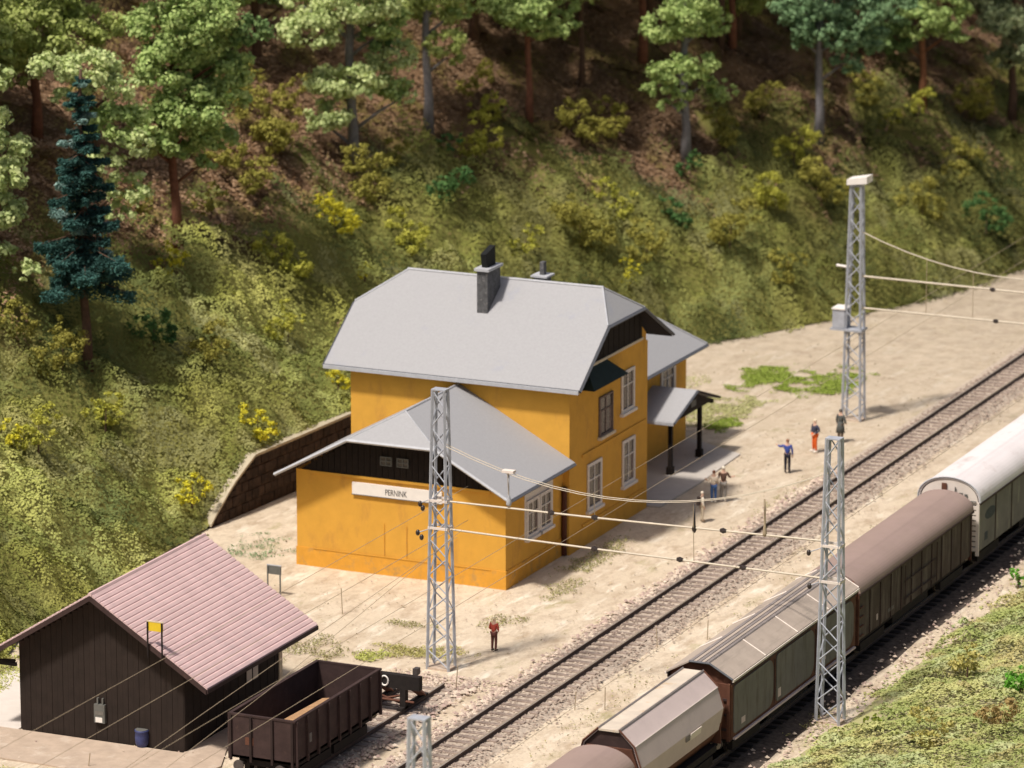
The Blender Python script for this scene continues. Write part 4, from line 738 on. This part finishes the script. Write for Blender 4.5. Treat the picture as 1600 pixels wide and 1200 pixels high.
def person(px, py, H, face, label, top, legs, hair, pose, coat=False, backpack=None, bag=None, shoes=(.05, .04, .035), hat=None, stick=False):
    p = at(px, py); P = empty('person', (p[0], p[1], 0), label, 'person', None, face); k = H / 1.75
    j = dict(pel=(0, 0, .93), sp=(0, 0, 1.15), ch=(0, 0, 1.36), nk=(0, 0, 1.50), hd=(0, -.015, 1.60), hd2=(0, -.01, 1.70), ls=(-.19, 0, 1.42), rs=(.19, 0, 1.42), lh=(-.09, 0, .90), rh=(.09, 0, .90), lk=(-.10, -.02, .50), rk=(.10, -.02, .50), la=(-.10, .02, .09), ra=(.10, .02, .09), lt=(-.11, -.14, .05), rt=(.11, -.14, .05))
    arms = dict(le=(-.25, .02, 1.16), lw=(-.25, -.06, .92), re=(.25, .02, 1.16), rw=(.25, -.06, .92)); arms.update(pose.get('arms', {})); j.update(arms); j.update(pose.get('legs', {}))
    j = {a: Vector(b) * k for a, b in j.items()}
    def chain(names, edges, rad): idx = {n: i for i, n in enumerate(names)}; return [tuple(j[n]) for n in names], [(idx[a], idx[b]) for a, b in edges], [r * k for r in rad]
    # body: one continuous skin surface with hands and fingers
    names = ['pel', 'sp', 'ch', 'nk', 'hd', 'hd2', 'ls', 'le', 'lw', 'rs', 're', 'rw', 'lh', 'lk', 'la', 'lt', 'rh', 'rk', 'ra', 'rt']
    rad = [.12, .11, .13, .058, .088, .075, .055, .045, .032, .055, .045, .032, .085, .062, .042, .035, .085, .062, .042, .035]
    ed = [('pel', 'sp'), ('sp', 'ch'), ('ch', 'nk'), ('nk', 'hd'), ('hd', 'hd2'), ('ch', 'ls'), ('ls', 'le'), ('le', 'lw'), ('ch', 'rs'), ('rs', 're'), ('re', 'rw'), ('pel', 'lh'), ('lh', 'lk'), ('lk', 'la'), ('la', 'lt'), ('pel', 'rh'), ('rh', 'rk'), ('rk', 'ra'), ('ra', 'rt')]
    for s in 'lr':
        w, e = j[s + 'w'], j[s + 'e']; d = (w - e).normalized(); side = d.cross(Vector((0, 1, .1))).normalized(); j[s + 'p'] = w + d * .08 * k; names.append(s + 'p'); rad.append(.034); ed.append((s + 'w', s + 'p'))
        for q, (o_, l_) in enumerate(((-.03, .07), (-.01, .085), (.01, .08), (.03, .06))):
            a, b = s + 'f%da' % q, s + 'f%db' % q; j[a] = j[s + 'p'] + (side * o_ + d * (.03 + l_ * .5)) * k; j[b] = j[a] + (d * l_ * .5 + Vector((0, -.02, 0))) * k; names += [a, b]; rad += [.010, .008]; ed += [(s + 'p', a), (a, b)]
        a = s + 'th'; j[a] = j[s + 'w'] + (d * .07 + side * -.055) * k; names.append(a); rad.append(.011); ed.append((s + 'w', a))
    v, e, r = chain(names, ed, rad); skinmesh('body', v, e, r, M['skin'], P)
    hc = j['hd'].lerp(j['hd2'], .5)
    f = MB(); 
    for s in (-1, 1): f.ball(hc + Vector((s * .032, -.084, .01)) * k, .011 * k, 6)
    f.build('eye', 'black', P); MB().ball(hc + Vector((0, -.098, -.022)) * k, .016 * k, 6, 1, 1, 1.5).build('nose', 'skin', P); MB().ball(hc + Vector((0, -.088, -.055)) * k, .016 * k, 6, 1.5, .5, .4).build('mouth', 'rust', P)
    tm, lm, hm = quick_mat('cloth_%02d%02d%02d' % tuple(int(c * 99) for c in top), top), quick_mat('cloth_%02d%02d%02d' % tuple(int(c * 99) for c in legs), legs), quick_mat('hair_%02d%02d%02d' % tuple(int(c * 99) for c in hair), hair)
    v, e, r = chain(['pel', 'sp', 'ch', 'ls', 'le', 'lw', 'rs', 're', 'rw'], [('pel', 'sp'), ('sp', 'ch'), ('ch', 'ls'), ('ls', 'le'), ('le', 'lw'), ('ch', 'rs'), ('rs', 're'), ('re', 'rw')], [.145, .135, .155, .075, .062, .048, .075, .062, .048]); skinmesh('coat' if coat else 'jacket', v, e, r, tm, P)
    v, e, r = chain(['pel', 'lh', 'lk', 'la', 'rh', 'rk', 'ra'], [('pel', 'lh'), ('lh', 'lk'), ('lk', 'la'), ('pel', 'rh'), ('rh', 'rk'), ('rk', 'ra')], [.135, .10, .078, .062, .10, .078, .062]); skinmesh('trousers', v, e, r, lm, P)
    for s in 'lr': a, t = j[s + 'a'], j[s + 't']; MB().tube([a + Vector((0, .05, -.03)) * k, a + Vector((0, 0, -.03)) * k, t + Vector((0, 0, -.01)) * k, t + Vector((0, -.04, -.015)) * k], [.045 * k, .058 * k, .048 * k, .025 * k], 8).build('shoe', quick_mat('shoe_%02d%02d%02d' % tuple(int(c * 99) for c in shoes), shoes), P, True)
    if coat: MB().tube([(0, 0, 1.1 * k), (0, 0, .8 * k), (0, .01, .5 * k)], [.16 * k, .20 * k, .245 * k], 12).build('coat_skirt', tm, P, True)
    h = hc + Vector((0, .018, .035)) * k; MB().ball(h, .098 * k, 10, .95, 1.0, .95).build('hair' if not hat else 'cap', hm, P, True)
    if backpack: 
        b = MB().hexa([tuple(Vector(q) * k) for q in ((-.16, .12, .98), (.16, .12, .98), (.16, .32, .98), (-.16, .32, .98), (-.15, .12, 1.45), (.15, .12, 1.45), (.13, .26, 1.45), (-.13, .26, 1.45))]).build('backpack', quick_mat('backpack_cloth', backpack), P)
        for s in (-.12, .12): MB().tube([tuple(Vector(q) * k) for q in ((s, .13, 1.42), (s, 0, 1.53), (s, -.15, 1.38), (s, -.12, 1.05))], .015 * k, 5).build('strap', quick_mat('backpack_cloth', backpack), b)
    if stick: MB().tube([j['rw'] + Vector((.03, -.03, .05)), j['rw'] + Vector((.14, -.22, -.85)) * k], .014, 5).build('walking_stick', 'pipe', P)
    return P
V0 = R(24.2)
person(1230, 738, 1.62, V0 + R(170), 'person in a bright blue jacket and black trousers, one arm stretched out sideways', (.045, .075, .30), (.016, .016, .03), (.30, .16, .10), dict(arms=dict(re=(.38, -.06, 1.33), rw=(.52, -.22, 1.36))))
person(1273, 706, 1.62, V0 + R(-60), 'person in orange trousers and navy top, hand on hip, near the far mast', (.05, .055, .09), (.72, .13, .025), (.78, .66, .50), dict(arms=dict(le=(-.36, .06, 1.2), lw=(-.18, -.12, 1.02), re=(.34, .06, 1.2), rw=(.16, -.12, 1.02)), legs=dict(la=(-.16, .02, .09), lt=(-.17, -.14, .05))), shoes=(.80, .76, .70))
person(1313, 690, 1.62, V0 + R(140), 'person in a long dark grey coat, standing at the foot of the far mast', (.085, .09, .085), (.22, .16, .12), (.12, .11, .10), dict(arms=dict(le=(-.30, .02, 1.16), lw=(-.22, -.16, 1.0))), coat=True)
person(1115, 785, 1.52, V0 + R(185), 'person in a cream top and blue jeans, leaning on the companion in brown', (.72, .62, .50), (.055, .12, .30), (.16, .06, .03), dict(arms=dict(lw=(-.12, -.2, 1.05), re=(.30, .02, 1.2), rw=(.36, .04, 1.25))), shoes=(.75, .70, .62))
person(1130, 783, 1.66, V0 + R(175), 'person in brown top and grey trousers, one arm round the cream-topped one', (.10, .055, .04), (.24, .22, .20), (.80, .74, .62), dict(arms=dict(le=(-.30, .02, 1.22), lw=(-.40, .04, 1.25), rw=(.28, -.08, .95))), stick=True, shoes=(.7, .62, .52))
person(1097, 815, 1.42, V0 + R(100), 'person in pale clothes carrying a dark backpack', (.74, .68, .58), (.50, .43, .33), (.78, .70, .58), dict(), backpack=(.05, .035, .03), shoes=(.2, .15, .1))
person(772, 1017, 1.46, V0 + R(150), 'lone pale-haired person in a red jacket on the sand near the annex mast', (.42, .07, .05), (.12, .04, .035), (.72, .62, .42), dict(arms=dict(lw=(-.14, -.18, 1.02), rw=(.14, -.2, 1.02))))

# ------------------------------------------------------------------ trees
GR_ = dict(yg=((.25, .34, .10), (.37, .46, .17)), mid=((.21, .335, .11), (.35, .47, .19)), light=((.32, .44, .20), (.46, .56, .29)), dark=((.085, .165, .055), (.16, .26, .10)), blue=((.10, .20, .10), (.17, .29, .16)), grey=((.15, .22, .12), (.25, .30, .18)))
GR = {k_: tuple(tuple(min(1, v * f + .02) for v, f in zip(c_, (1.45, 1.30, 1.18))) for c_ in v_) for k_, v_ in GR_.items()}
def blob_leaves(c, r, dens, cols, flat=.62, size=.115, seed=0):
    """leaves in a lumpy pad: a cluster of small puffs round its rim and top"""
    Cs, Ns, cl = [], [], []; npuff = max(8, int(15 * r)); c = np.array(c)
    for q in range(npuff):
        a = RNG.normal(size=3); a /= np.linalg.norm(a); pr = r * RNG.uniform(.18, .38); pc = c + a * np.array([1, 1, flat]) * (r - pr * .6)
        m = int(dens * pr * pr * 4.6); v = RNG.normal(size=(m, 3)); v /= np.linalg.norm(v, axis=1, keepdims=True); rr = pr * (.45 + .85 * RNG.random(m) ** 1.5)[:, None]; wob = 1 + .22 * np.sin(v[:, :1] * 7 + q) * np.cos(v[:, 1:2] * 6 + q * 2)
        P = pc + v * rr * wob * np.array([1, 1, .75]); Cs.append(P); Ns.append(v + RNG.normal(size=(m, 3)) * .45 + np.array([0, 0, .25])); t = np.clip(.45 + .25 * RNG.normal(size=m) + .15 * (q % 3 - 1), 0, 1); cl.append(cmix(cols[0], cols[1], t) * (.8 + .4 * RNG.random((m, 1))))
    return np.concatenate(Cs), np.concatenate(Ns), np.concatenate(cl)
def trunk(o, h, r, m, lean=(0, 0), limbs=()):
    k = 8; pts = [(lean[0] * (i / k) ** 1.3 + .05 * math.sin(i * 1.7) * r * 6, lean[1] * i / k + .05 * math.cos(i * 1.3) * r * 6, h * i / k - .3 * (i == 0)) for i in range(k + 1)]
    MB().tube(pts, [r * (1.35 if i == 0 else 1) * (1 - .72 * i / k) for i in range(k + 1)], 9).build('trunk', m, o, True)
    for q in limbs: MB().tube(q, [r * .38, r * .26, r * .10][:len(q)] if len(q) == 3 else r * .3, 6).build('limb', m, o, True)
TREE_N = [0]
def tree(base, pads, bark, cols, label, h=None, r=.26, extra=True, top=None, group='trees on the wooded slope', dens=95, name='deciduous_tree', size=.12):
    b = on_hill(*base) if base[1] > -200 else base; TREE_N[0] += 1; o = empty(name, tuple(b), label, 'tree', group); dist = float((b - _c) @ _fw); s = dist / FPX
    Cs, Ns, cl, limbs = [], [], [], []; maxz = 0
    def add(off, rr, c=cols):
        C_, N_, c_ = blob_leaves(off, rr, dens, GR[c] if isinstance(c, str) else c, size=size); Cs.append(C_); Ns.append(N_); cl.append(c_)
    for p in pads:
        px, py, pr = p[:3]; c = p[3] if len(p) > 3 else cols; dep = random.uniform(-1.2, .6) * pr * s * .8
        w = _rt * ((px - base[0]) * s) + _fh * dep; z = (base[1] - py) * s / math.cos(PITCH) - dep * math.tan(PITCH) * 0
        off = np.array([w[0], w[1], z + dep * 0]); add(off, pr * s * 1.08, c); maxz = max(maxz, z)
        if random.random() < .75: limbs.append([(0, 0, max(.5, z - abs(px - base[0]) * s * .55 - .3)), (off[0] * .5, off[1] * .5, z - abs(px - base[0]) * s * .2 - .2), (off[0] * .9, off[1] * .9, z - .05)])
    if extra:
        zt = max(maxz, (base[1] + 20) * s); htop = h or zt + random.uniform(4, 6); n = 11
        for q in range(n): z = zt + .6 + (htop - zt) * q / n; a = q * 2.4; rr = 1.9 * (1 - .55 * q / n); add(np.array([rr * math.cos(a), rr * math.sin(a), z]), random.uniform(.95, 1.35))
    else: htop = h or maxz
    trunk(o, htop, r, bark, (random.uniform(-.2, .2), random.uniform(-.2, .2)), limbs)
    C_ = np.concatenate(Cs); quads_mesh('crown', C_, np.concatenate(Ns), size * (.7 + .6 * RNG.random(len(C_))), np.concatenate(cl), 'leaf', o); return o
tree((57, 215), [(40, 35, 60, 'yg'), (110, 60, 50, 'yg'), (165, 35, 38, 'yg'), (10, 80, 48, 'yg'), (85, 10, 50, 'yg'), (75, 105, 28), (25, 120, 25, 'yg')], 'trunkr', 'mid', 'yellow-green tree with a reddish trunk in the top left corner')
tree((155, 430), [(100, 105, 38, 'light'), (150, 112, 45, 'light'), (195, 140, 30, 'light'), (185, 200, 48, 'mid'), (218, 222, 28), (205, 290, 34, 'light'), (190, 330, 24), (165, 250, 30), (120, 150, 30, 'light')], 'trunkb', 'light', 'pale green tree standing close behind the blue-green spruce', extra=False, h=9.5)
tree((275, 385), [(300, 55, 62), (345, 115, 48), (262, 105, 48), (305, 165, 58), (352, 150, 40), (245, 198, 36), (290, 215, 48), (335, 215, 38), (318, 20, 55), (392, 48, 34, 'dark'), (225, 225, 32, 'light'), (370, 90, 30), (250, 45, 45), (230, 180, 28, 'light'), (330, 250, 20)], 'trunkr', 'mid', 'large mid green tree with a full crown and slender reddish trunk, upper left', h=15)
tree((-30, 480), [(8, 238, 42, 'light'), (24, 272, 30, 'light'), (6, 398, 26, 'light'), (42, 418, 24, 'light'), (-10, 200, 45), (-10, 330, 45, 'light'), (-50, 280, 60), (2, 120, 30)], 'trunkb', 'light', 'light green tree cut off by the left edge', h=12, extra=False)
tree((550, 265), [(490, 45, 44, 'light'), (470, 15, 34), (600, 30, 40, 'mid'), (612, 88, 38, 'light'), (575, -10, 55), (520, 132, 38, 'light'), (562, 122, 38, 'light'), (610, 138, 32, 'mid'), (515, 175, 34, 'light'), (505, 195, 24, 'light'), (640, 150, 16), (590, 60, 26, 'dark'), (525, 10, 30)], 'trunkg', 'light', 'tree with a pale grey forked trunk and light green leaf pads above the station', h=17, r=.30)
tree((668, 210), [(692, 62, 32, 'yg'), (682, 15, 40, 'yg'), (640, 8, 40, 'yg'), (705, 88, 20, 'yg'), (720, 20, 20, 'mid')], 'trunkg', 'yg', 'dark grey trunk with few yellow-green leaf pads right of the pale forked tree', h=16)
tree((826, 195), [(820, 15, 42), (872, 36, 30), (785, 12, 34), (880, 12, 24), (845, 50, 20)], 'trunkr', 'mid', 'tree with a thin reddish trunk and a small green crown at top centre', h=16, r=.2)
tree((908, 140), [(905, -40, 50)], 'trunkb', 'mid', 'bare dim brown trunk at the top, left of the dark reddish trunk', h=15, r=.18)
tree((1003, 95), [(1000, -60, 50)], 'trunkr', 'mid', 'dark reddish trunk at the top edge, left of the bluish trunk', h=15, r=.24)
tree((1070, 255), [(1040, 45, 36), (1078, 22, 44), (1112, 40, 30), (1048, 108, 34), (1082, 98, 34), (1128, 142, 24), (1028, 132, 26), (1046, 162, 18), (1105, 128, 15), (1062, 140, 25)], 'trunkg', 'mid', 'tree with a bluish grey trunk and two bright green leaf tiers, top centre right', h=15)
tree((1143, 78), [(1140, -60, 50)], 'trunkr', 'mid', 'short reddish brown trunk at the top, right of the two-tiered bright tree', h=14, r=.22)
tree((1278, 222), [(1270, 38, 48, 'blue'), (1312, 58, 30, 'blue'), (1245, 16, 40, 'blue'), (1350, 65, 34, 'blue'), (1322, 98, 24, 'blue'), (1345, 22, 40, 'blue'), (1250, 65, 20, 'blue')], 'trunkg', 'blue', 'tree with a grey trunk and dull bluish green crown, above the far mast', h=15)
tree((1440, 168), [(1432, 30, 38), (1492, 48, 24), (1400, 12, 40, 'blue'), (1468, 12, 38), (1390, 60, 36, 'dark')], 'trunko', 'mid', 'tree with an orange-brown trunk at the upper right', h=15, r=.22)
tree((1580, 190), [(1570, 30, 42, 'grey'), (1594, 70, 36, 'grey'), (1540, -10, 44, 'grey'), (1560, 95, 22, 'grey')], 'trunkb', 'grey', 'dull grey-green tree in the top right corner', h=14)
tree((1150, 60), [(1160, -5, 40, 'yg')], 'trunkb', 'dark', 'half-hidden tree at the top edge behind the short reddish trunk', h=14)
tree((400, 100), [(350, -30, 55, 'mid'), (430, -25, 40, 'dark'), (455, 5, 20, 'mid')], 'trunkb', 'mid', 'dark-trunked tree at the top edge between the large green tree and the pale forked one', h=14)
tree((740, 60), [(730, 0, 26, 'yg'), (760, -30, 50, 'mid')], 'trunkb', 'yg', 'small-leaved tree at the top edge left of the thin reddish trunk', h=13)
# blue-green spruce
def spruce():
    base = (135, 575); b = on_hill(*base); s = float((b - _c) @ _fw) / FPX; o = empty('spruce_tree', tuple(b), 'blue-green spruce with drooping branch tiers on the left slope', 'tree', 'trees on the wooded slope'); H = (575 - 115) * s / math.cos(PITCH); trunk(o, H, .24, 'trunkb')
    Cs, Ns, cl = [], [], []; n = 78
    for q in range(n):
        t = q / n; z = H * (.30 + .69 * t); L = (1.3 * (1 - t) ** .5 + 1.0 * (1 - t) ** 3 + .15) * random.choice([.5, .7, .9, 1.0, 1.2, 1.35]); a = q * 2.399 + random.uniform(-.5, .5); z += random.uniform(-.22, .22); m = int(360 * L); u = RNG.random(m) ** .8; w = .52 * L * (1 - .7 * u) * (RNG.random(m) - .5) * 1.6
        d = np.array([math.cos(a), math.sin(a), 0]); p = np.array([-math.sin(a), math.cos(a), 0]); droop = -random.uniform(.1, .8) * (u * L) * .5 + .16 * (u ** 2) * L
        P = d * (u * L)[:, None] + p * w[:, None]; P[:, 2] += z + droop - .38 * RNG.random(m) * (1.3 - t) - np.abs(w) * .3; Cs.append(P); Ns.append(np.array([[0, 0, 1.]]) + RNG.normal(size=(m, 3)) * .5); 
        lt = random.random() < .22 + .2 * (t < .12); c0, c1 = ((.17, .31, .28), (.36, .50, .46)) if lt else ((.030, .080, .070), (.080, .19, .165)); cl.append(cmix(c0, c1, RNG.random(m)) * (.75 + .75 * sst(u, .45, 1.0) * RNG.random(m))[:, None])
        MB().tube([(0, 0, z), tuple(d * L * .85 + np.array([0, 0, z - .25 * L]))], [.05, .012], 4).build('branch', 'trunkb', o)
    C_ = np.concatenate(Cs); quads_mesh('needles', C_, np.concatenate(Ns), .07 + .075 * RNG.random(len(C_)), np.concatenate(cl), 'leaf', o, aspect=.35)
spruce()
# forest farther up the slope, mostly above the frame: shared crowns
def forest():
    proto = []
    for v in range(3):
        Cs, Ns, cl = [], [], []
        for q in range(15): z = 5.5 + 7 * q / 15; a = q * 2.4; rr = 2.0 * (1 - .5 * q / 15); C_, N_, c_ = blob_leaves((rr * math.cos(a), rr * math.sin(a), z), random.uniform(1.0, 1.5), 60, GR[('mid', 'dark', 'yg')[v]]); Cs.append(C_); Ns.append(N_); cl.append(c_)
        C_ = np.concatenate(Cs); ob = quads_mesh('crown', C_, np.concatenate(Ns), .17 * (.7 + .6 * RNG.random(len(C_))), np.concatenate(cl), 'leaf'); ob.hide_render = False
        tm = MB().tube([(0, 0, -.4), (.1, 0, 4), (0, .1, 12)], [.28, .2, .06], 8).build('trunk', ('trunkb', 'trunkb', 'trunkb')[v], None, True); proto.append((ob, tm))
    used = [False] * 3; k = 0; taken = []
    for tries in range(5000):
        if k >= 210: break
        y = random.uniform(-55, 150); d = random.uniform(8, 46); x = float(foot(y)) - d; z = float(hill(x, y)); P = np.array([x, y, z]) - _c; dz = P @ _fw; px = 800 + FPX * (P @ _rt) / dz; py = 600 - FPX * (P @ _up) / dz
        if -60 < px < 1660 and py > 78: continue
        if (not -60 < px < 1660) and d < float(zone(y)) + 1: continue
        if any((x - a) ** 2 + (y - b) ** 2 < 8 for a, b in taken): continue
        # crowns must stay clear of the open part of the picture
        taken.append((x, y)); v = k % 3; r = random.uniform(.9, 1.2); o = empty('forest_tree', (x, y, z), 'tall tree deep in the forest above the wooded slope', 'tree', 'forest trees above the slope', random.uniform(0, 6)); o.scale = (r, r, r)
        if not used[v]: used[v] = True; proto[v][0].parent = o; proto[v][1].parent = o
        else:
            for ob, n in zip(proto[v], ('crown', 'trunk')): c = ob.copy(); COL.objects.link(c); c.parent = o
        k += 1
forest()

# ------------------------------------------------------------------ shrubs
YEL = ((.56, .52, .04), (.80, .74, .08)); OL = ((.26, .25, .05), (.44, .40, .10)); YO = ((.38, .39, .06), (.58, .56, .11)); DG = ((.06, .14, .045), (.13, .25, .08)); BG = ((.12, .36, .04), (.25, .52, .08)); TY = ((.46, .42, .12), (.56, .50, .20))
def shrub(px, py, pr, cols, label, bankside=False, dens=150, flat=.8):
    if bankside: b = at(px, py + pr * .7); b[2] = float(bank(b[0], b[1]))
    else: b = on_hill(px, py + pr * .75)
    s = float((b - _c) @ _fw) / FPX; r = pr * s; b = b + np.array([0, 0, .42 * (not bankside)]); r *= 1.0 + .12 * (not bankside); o = empty('shrub', tuple(b), label, 'shrub', 'shrubs'); Cs, Ns, cl = [], [], []
    for q in range(4): a = q * 2.1 + px; C_, N_, c_ = blob_leaves((.5 * r * math.cos(a), .5 * r * math.sin(a), r * (.5 + .42 * (q % 3))), r * .62, dens, cols, flat); Cs.append(C_); Ns.append(N_); cl.append(c_)
    C_ = np.concatenate(Cs); quads_mesh('foliage', C_, np.concatenate(Ns), .075 * (.7 + .6 * RNG.random(len(C_))), np.concatenate(cl), 'leaf', o)
    MB().tube([(0, 0, -.2), (.05, 0, r)], [.05, .02], 5).build('stem', 'trunkb', o)
for a in [(268, 425, 27, YEL, 'bright yellow shrub right of the spruce trunk'), (522, 352, 34, YEL, 'wide bright yellow shrub on the slope above the left roof end'), (402, 678, 28, YEL, 'bright yellow shrub just above the retaining wall'), (300, 782, 26, YEL, 'bright yellow shrub at the lower end of the retaining wall'),
    (528, 608, 18, YEL, 'small yellow shrub touching the left edge of the upper ochre wall'), (570, 437, 13, YEL, 'tiny yellow shrub peeking over the left slope of the main roof'), (985, 440, 20, YEL, 'yellow shrub right behind the right end of the main roof'), (18, 690, 20, YEL, 'yellow shrub cut by the left edge'), (60, 690, 34, YO, 'yellowish shrub near the left edge'),
    (577, 290, 42, OL, 'olive shrub at the foot of the pale forked tree'), (762, 185, 26, YO, 'upper of two yellow-olive shrubs left of the thin reddish trunk'), (752, 232, 34, YO, 'lower of two yellow-olive shrubs left of the thin reddish trunk'), (905, 205, 38, OL, 'olive shrub right of the thin reddish trunk'), (1435, 178, 24, YO, 'yellow-olive shrub at the foot of the orange-brown trunk'), (1392, 198, 20, YO, 'yellow-olive shrub left of the orange-brown trunk'),
    (1522, 172, 36, OL, 'olive shrub in the upper right, right of the orange-brown trunk'), (1282, 300, 38, OL, 'olive shrub left of the top of the far mast'), (240, 530, 34, DG, 'dark green shrub below and right of the spruce'), (440, 418, 40, YO, 'olive-yellow shrub left of the main roof'), (905, 370, 46, OL, 'brownish olive shrub right of the chimney'), (98, 562, 42, OL, 'olive shrub left of the spruce trunk base'),
    (420, 210, 48, OL, 'brown-olive shrub between the large green tree and the pale forked one'), (700, 310, 36, DG, 'dark green shrub above the chimney'), (1055, 350, 26, DG, 'dark green shrub on the slope right of centre'), (1078, 272, 20, DG, 'dark green shrub at the foot of the bluish trunk'), (1140, 372, 40, OL, 'olive shrub right of centre on the slope'), (820, 395, 26, YO, 'yellow-olive shrub behind the roof ridge right of the chimney'),
    (395, 285, 36, OL, 'brown-olive shrub on the leaf litter right of the large green tree'), (330, 330, 26, OL, 'small olive shrub at the foot of the large green tree'), (1195, 320, 34, YO, 'yellow-olive shrub in the middle of the right slope'), (960, 335, 34, YO, 'yellow-olive shrub above the right end of the roof'), (1500, 270, 34, OL, 'olive shrub on the far right slope'), (640, 380, 34, YO, 'yellow-olive shrub above the left part of the roof ridge')]: shrub(*a)
for a in [(350, 255, 30, OL, 'dark olive shrub in the shade right of the large green tree trunk'), (455, 165, 30, OL, 'brownish shrub left of the pale forked tree trunk, on the shaded litter'), (380, 150, 34, OL, 'olive shrub high between the large green tree and the forked tree'), (620, 255, 26, OL, 'small olive shrub left of the dark grey trunk foot'), (700, 240, 24, DG, 'dark green shrub right of the dark grey trunk foot'), (745, 140, 28, OL, 'olive shrub high up left of the thin reddish trunk'),
    (960, 200, 30, OL, 'olive shrub left of the bluish grey trunk'), (1130, 215, 30, OL, 'olive shrub in the shade right of the bluish grey trunk'), (1190, 170, 28, OL, 'olive shrub left of the grey trunk with the bluish crown'), (1350, 150, 30, OL, 'olive shrub high up right of the grey trunk with the bluish crown'), (1240, 250, 34, YO, 'yellow-olive shrub just below the grey trunk with the bluish crown'), (215, 330, 26, OL, 'olive shrub between the spruce and the large green tree'),
    (20, 520, 34, OL, 'olive shrub at the left edge below the light green tree'), (165, 660, 30, YO, 'yellow-olive shrub on the left slope below the spruce'), (330, 560, 36, OL, 'olive shrub on the slope left of the upper ochre wall'), (450, 520, 30, YO, 'yellow-olive shrub left of the main roof eave corner'), (1010, 395, 34, OL, 'olive shrub behind the rear wing roof'), (1230, 430, 30, OL, 'olive shrub low on the slope left of the far mast'), (1440, 330, 36, OL, 'olive shrub right of the far mast on the slope'), (1540, 350, 34, DG, 'dark green shrub on the slope at the far right')]: shrub(*a)
for a in [(1592, 1112, 30, BG, 'vivid green shrub at the right edge of the near bank'), (1365, 1145, 16, ((.20, .26, .03), (.33, .38, .06)), 'small green shrub on the near bank right of the train-side mast'), (1510, 1060, 34, TY, 'pale yellow shrub on the near bank'), (1560, 1175, 36, ((.34, .24, .09), (.48, .36, .16)), 'brownish shrub in the bottom right corner'), (1450, 1180, 36, TY, 'yellow-green shrub at the bottom of the near bank'), (1590, 905, 18, BG, 'green shrub at the right edge above the near bank')]: shrub(*a, bankside=True, flat=.6)
